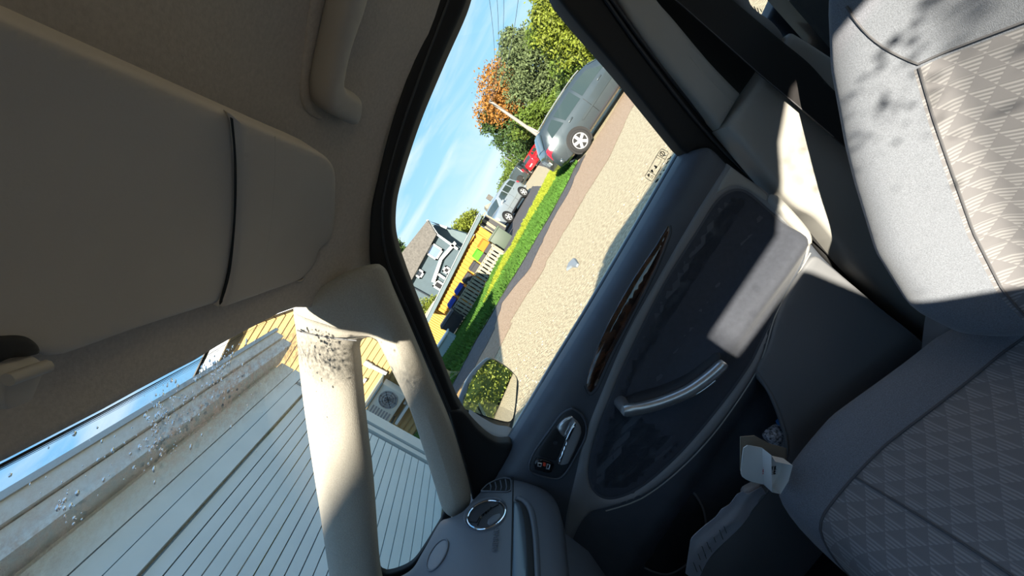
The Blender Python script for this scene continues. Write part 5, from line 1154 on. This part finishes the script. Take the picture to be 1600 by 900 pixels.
# ---- poles and wires
pt, pb_ = atY(763, 160, 35), Vector((9.3, 35, 0))
up_ = empty('utility_pole', (9.3, 35, 0), 0, 'tall weathered wooden utility pole behind the grey hatchback', 'utility pole')
tube('pole_shaft', [pb_, Vector((9.3, 35, pt.z*0.5)), Vector((9.25, 35, pt.z))], [0.17, 0.15, 0.12], ME['pole'], up_, 10)
tube('brace', [Vector((9.75, 34.8, 0.2)), Vector((9.32, 35, 3.1))], 0.09, ME['pole'], up_, 8)
tube('crossarm', [Vector((9.25, 34.6, pt.z-0.1)), Vector((9.25, 35.4, pt.z-0.1))], 0.06, ME['pole'], up_, 6)
for k, (tx_, ty_) in enumerate(((756, -60), (772, -60), (786, -60), (816, -60))):
    a = pt+Vector((0, (k-1.5)*0.25, -0.05)); b = atY(tx_, ty_, 14); pts = []
    for t in np.linspace(0, 1, 14): p = a.lerp(b, t); p.z -= 0.5*4*t*(1-t); pts.append(p)
    w_ = tube('power_line', pts, 0.012, ME['wire'], None, 4); tag(w_, ('leftmost of the power lines crossing the sky from the pole', 'second power line from the left crossing the sky', 'third power line from the left crossing the sky', 'rightmost power line running down in front of the trees')[k], 'power line', 'power lines in the sky')
for k, (top_, bot, Yp, lab) in enumerate((((777, 222), (812, 252), 58, 'slim street lamp post left of the rusty tree'), ((785, 243), (808, 257), 66, 'shorter distant lamp post just above the black off-roader'))):
    a, b = atY(*top_, Yp), atY(*bot, Yp); lp = empty('lamp_post', (b.x, Yp, 0), 0, lab, 'lamp post', 'lamp posts along the far road')
    tube('post', [Vector((b.x, Yp, 0)), Vector((a.x, Yp, a.z))], 0.10, ME['wire'], lp, 6); tube('lamp_arm', [Vector((a.x, Yp, a.z)), Vector((a.x+0.5, Yp, a.z+0.35)), Vector((a.x+1.3, Yp, a.z+0.5))], 0.06, ME['wire'], lp, 5)

# ---- trees and hedges
def foliage(name, blobs, n, size, mt, par, seed):
    rn = random.Random(seed); V = []; F = []; tot = sum(b[1][0]*b[1][1]+b[1][0]*b[1][2] for b in blobs)
    for c, r in blobs:
        m = int(n*(r[0]*r[1]+r[0]*r[2])/tot); c = Vector(c)
        subs = [(Vector((rn.gauss(0, 1), rn.gauss(0, 1), rn.gauss(0, 1))).normalized(), rn.uniform(0.55, 1.0)) for _ in range(max(8, m//60))]
        for _ in range(m):
            if rn.random() < 0.75:
                d, q_ = rn.choice(subs); d = d*q_+Vector((rn.gauss(0, 0.14), rn.gauss(0, 0.14), rn.gauss(0, 0.14)))
            else: d = Vector((rn.gauss(0, 1), rn.gauss(0, 1), rn.gauss(0, 1))).normalized()*rn.random()**0.4*0.9
            p = c+Vector((d.x*r[0], d.y*r[1], d.z*r[2]))
            a = Vector((rn.gauss(0, 1), rn.gauss(0, 1), rn.gauss(0, 1))).normalized(); b = a.cross(Vector((rn.gauss(0, 1), rn.gauss(0, 1), rn.gauss(0, 1)))).normalized()
            s = size*rn.uniform(0.6, 1.4); i = len(V)
            V += [p+a*s, p+b*s*0.5, p-a*s, p-b*s*0.5]; F.append((i, i+1, i+2, i+3))
    return tag(mk(name, V, F, mt, par), kind='stuff')
def tree(name, label, cat, base, blobs, n, size, mt, seed, trunk_r=0.2, extra=None):
    t = empty(name, base, 0, label, cat); top_ = Vector(blobs[0][0])
    tube('trunk', [Vector(base), Vector(base).lerp(top_, 0.5)+Vector((0.1, 0, 0)), top_], [trunk_r, trunk_r*0.75, trunk_r*0.3], ME['bark'], t, 8)
    foliage('foliage', blobs, n, size, mt, t, seed)
    if extra: foliage('lower_foliage', extra[0], extra[1], size, extra[2], t, seed+50)
    return t
def B(px, Y, r, dy=None): p = atY(px[0], px[1], Y); return ((p.x, p.y, p.z), (r[0], dy or r[0], r[1]))
tree('rusty_tree', 'round tree with rust-brown leaves above the utility pole', 'tree', (12.8, 46, 0), [B((788, 140), 46, (3.3, 3.0)), B((776, 168), 46, (2.6, 2.3)), B((800, 122), 46, (2.5, 2.4)), B((806, 165), 45.5, (2.4, 2.0))], 13520, 0.162, ME['rust'], 1, 0.3, extra=([B((798, 205), 46.5, (2.6, 1.6)), B((818, 218), 45, (2.4, 1.4)), B((766, 190), 46.5, (1.4, 1.6))], 6760, ME['leafdark']))
tree('conifer', 'feathery grey-green conifer right of the rusty tree', 'tree', (16, 39, 0), [B((830, 110), 39, (3.2, 2.6)), B((806, 75), 39, (1.8, 1.7)), B((852, 148), 39, (2.3, 1.8)), B((795, 58), 39, (0.9, 1.0)), B((835, 75), 40, (2.0, 1.6)), B((870, 110), 38.5, (2.0, 1.8))], 18200, 0.151, ME['conifer'], 2, 0.3, extra=([B((845, 175), 39, (2.2, 1.2)), B((826, 190), 40, (2.2, 1.3))], 6240, ME['leaf']))
tree('broadleaf_tree', 'bright green broadleaf tree at the upper corner of the window', 'tree', (14.5, 27, 0), [B((880, 40), 27, (2.1, 1.9)), B((862, 12), 27, (1.6, 1.4)), B((905, 62), 26.5, (1.7, 1.4)), B((895, 5), 27, (1.8, 1.8))], 13520, 0.116, ME['leafy'], 3, 0.25, extra=([B((890, 85), 28, (2.0, 1.4)), B((850, 45), 29, (1.6, 1.3)), B((915, 85), 27, (1.6, 1.2))], 8320, ME['leaf']))
def hedge(name, label, c, s, n, size, mt, seed, rz_=0.0):
    h_ = empty(name, (c[0], c[1], 0), rz_, label, 'hedge'); rn = random.Random(seed); V = []; F = []
    for _ in range(n):
        f = rn.randrange(5); u, v, w = rn.uniform(-1, 1), rn.uniform(-1, 1), rn.uniform(0, 1)
        p = Vector((u, v, w))
        if f == 0: p.x = -1
        elif f == 1: p.x = 1
        elif f == 2: p.y = -1
        elif f == 3: p.y = 1
        else: p.z = 1
        p = Vector((p.x*s[0], p.y*s[1], p.z*s[2])); p += Vector((noise.noise(p*1.7), noise.noise(p*1.7+Vector((9, 0, 0))), noise.noise(p*1.7+Vector((0, 7, 0)))))*0.22+Vector((rn.gauss(0, 0.05), rn.gauss(0, 0.05), rn.gauss(0, 0.05)))
        p.z = max(0.05, p.z)
        a = Vector((rn.gauss(0, 1), rn.gauss(0, 1), rn.gauss(0, 1))).normalized(); b = a.cross(Vector((rn.gauss(0, 1), rn.gauss(0, 1), rn.gauss(0, 1)))).normalized(); q_ = size*rn.uniform(0.6, 1.4); i = len(V)
        V += [p+a*q_, p+b*q_*0.55, p-a*q_, p-b*q_*0.55]; F.append((i, i+1, i+2, i+3))
    tag(mk('hedge_leaves', V, F, mt, h_, world=False), kind='stuff')
    box('hedge_core', (0, 0, s[2]*0.47), (s[0]*1.8, s[1]*1.8, s[2]*0.9), ME['leafdark'], h_, world=False)
hedge('clipped_hedge', 'clipped yellow-green hedge behind the grey hatchback', (12.6, 18.5), (3.6, 1.0, 1.9), 12000, 0.08, ME['leafy'], 5, 0.15)
hedge('tall_hedge', 'tall dark green hedge below the conifer', (14.5, 33.5), (3.4, 1.0, 2.4), 8000, 0.11, ME['leaf'], 6, 0.2)
hedge('mirror_hedge', 'leafy green hedge seen only in the wing mirror', (9.6, 1.0), (0.8, 3.0, 2.7), 42000, 0.036, mat('hedge_leaves', (0.26, 0.31, 0.055), 0.6, var=(3, 0.5), spec=0.3), 7)
tree('far_tree', 'dark green tree at the end of the far road behind the black off-roader', 'tree', (14, 70, 0), [B((808, 246), 70, (3.2, 2.2)), B((815, 225), 70, (3.2, 2.6)), B((830, 238), 66, (3.0, 2.0))], 9360, 0.197, ME['leaf'], 8, 0.3)
tree('garden_tree', 'leafy tree showing between the blue house and the shed roof', 'tree', (-0.4, 41, 0), [B((728, 352), 41, (1.6, 1.3)), B((738, 344), 41, (1.2, 1.0)), B((722, 358), 41, (1.1, 0.9))], 4680, 0.116, ME['leafy'], 9, 0.15)
tree('garden_shrub', 'bright green shrub between the blue house and the yellow annex', 'shrub', (-6.8, 26, 0), [B((668, 488), 26, (0.9, 0.8)), B((674, 474), 26, (0.7, 0.6)), B((662, 500), 26, (0.8, 0.7))], 4680, 0.064, ME['leafy'], 10, 0.06)
tree('horizon_tree', 'dark tree above the roof of the blue house at the window edge', 'tree', (-9, 50, 0), [B((617, 400), 50, (2.0, 1.6)), B((622, 412), 50, (2.0, 1.5))], 3900, 0.162, ME['leafdark'], 11, 0.2)
tree('roadside_bush', 'low bush beside the far house roof', 'shrub', (9.5, 60, 0), [B((792, 286), 60, (2.2, 1.2)), B((800, 270), 61, (2.4, 1.4))], 5200, 0.145, ME['leaf'], 12, 0.1)
bw2 = patch('far_verge', [(8.5, 24), (30, 30), (40, 70), (18, 70)], 0.02, ME['sungrass'])[0]; tag(bw2, 'sunlit grass verge across the far road', 'grass verge', kind='structure')
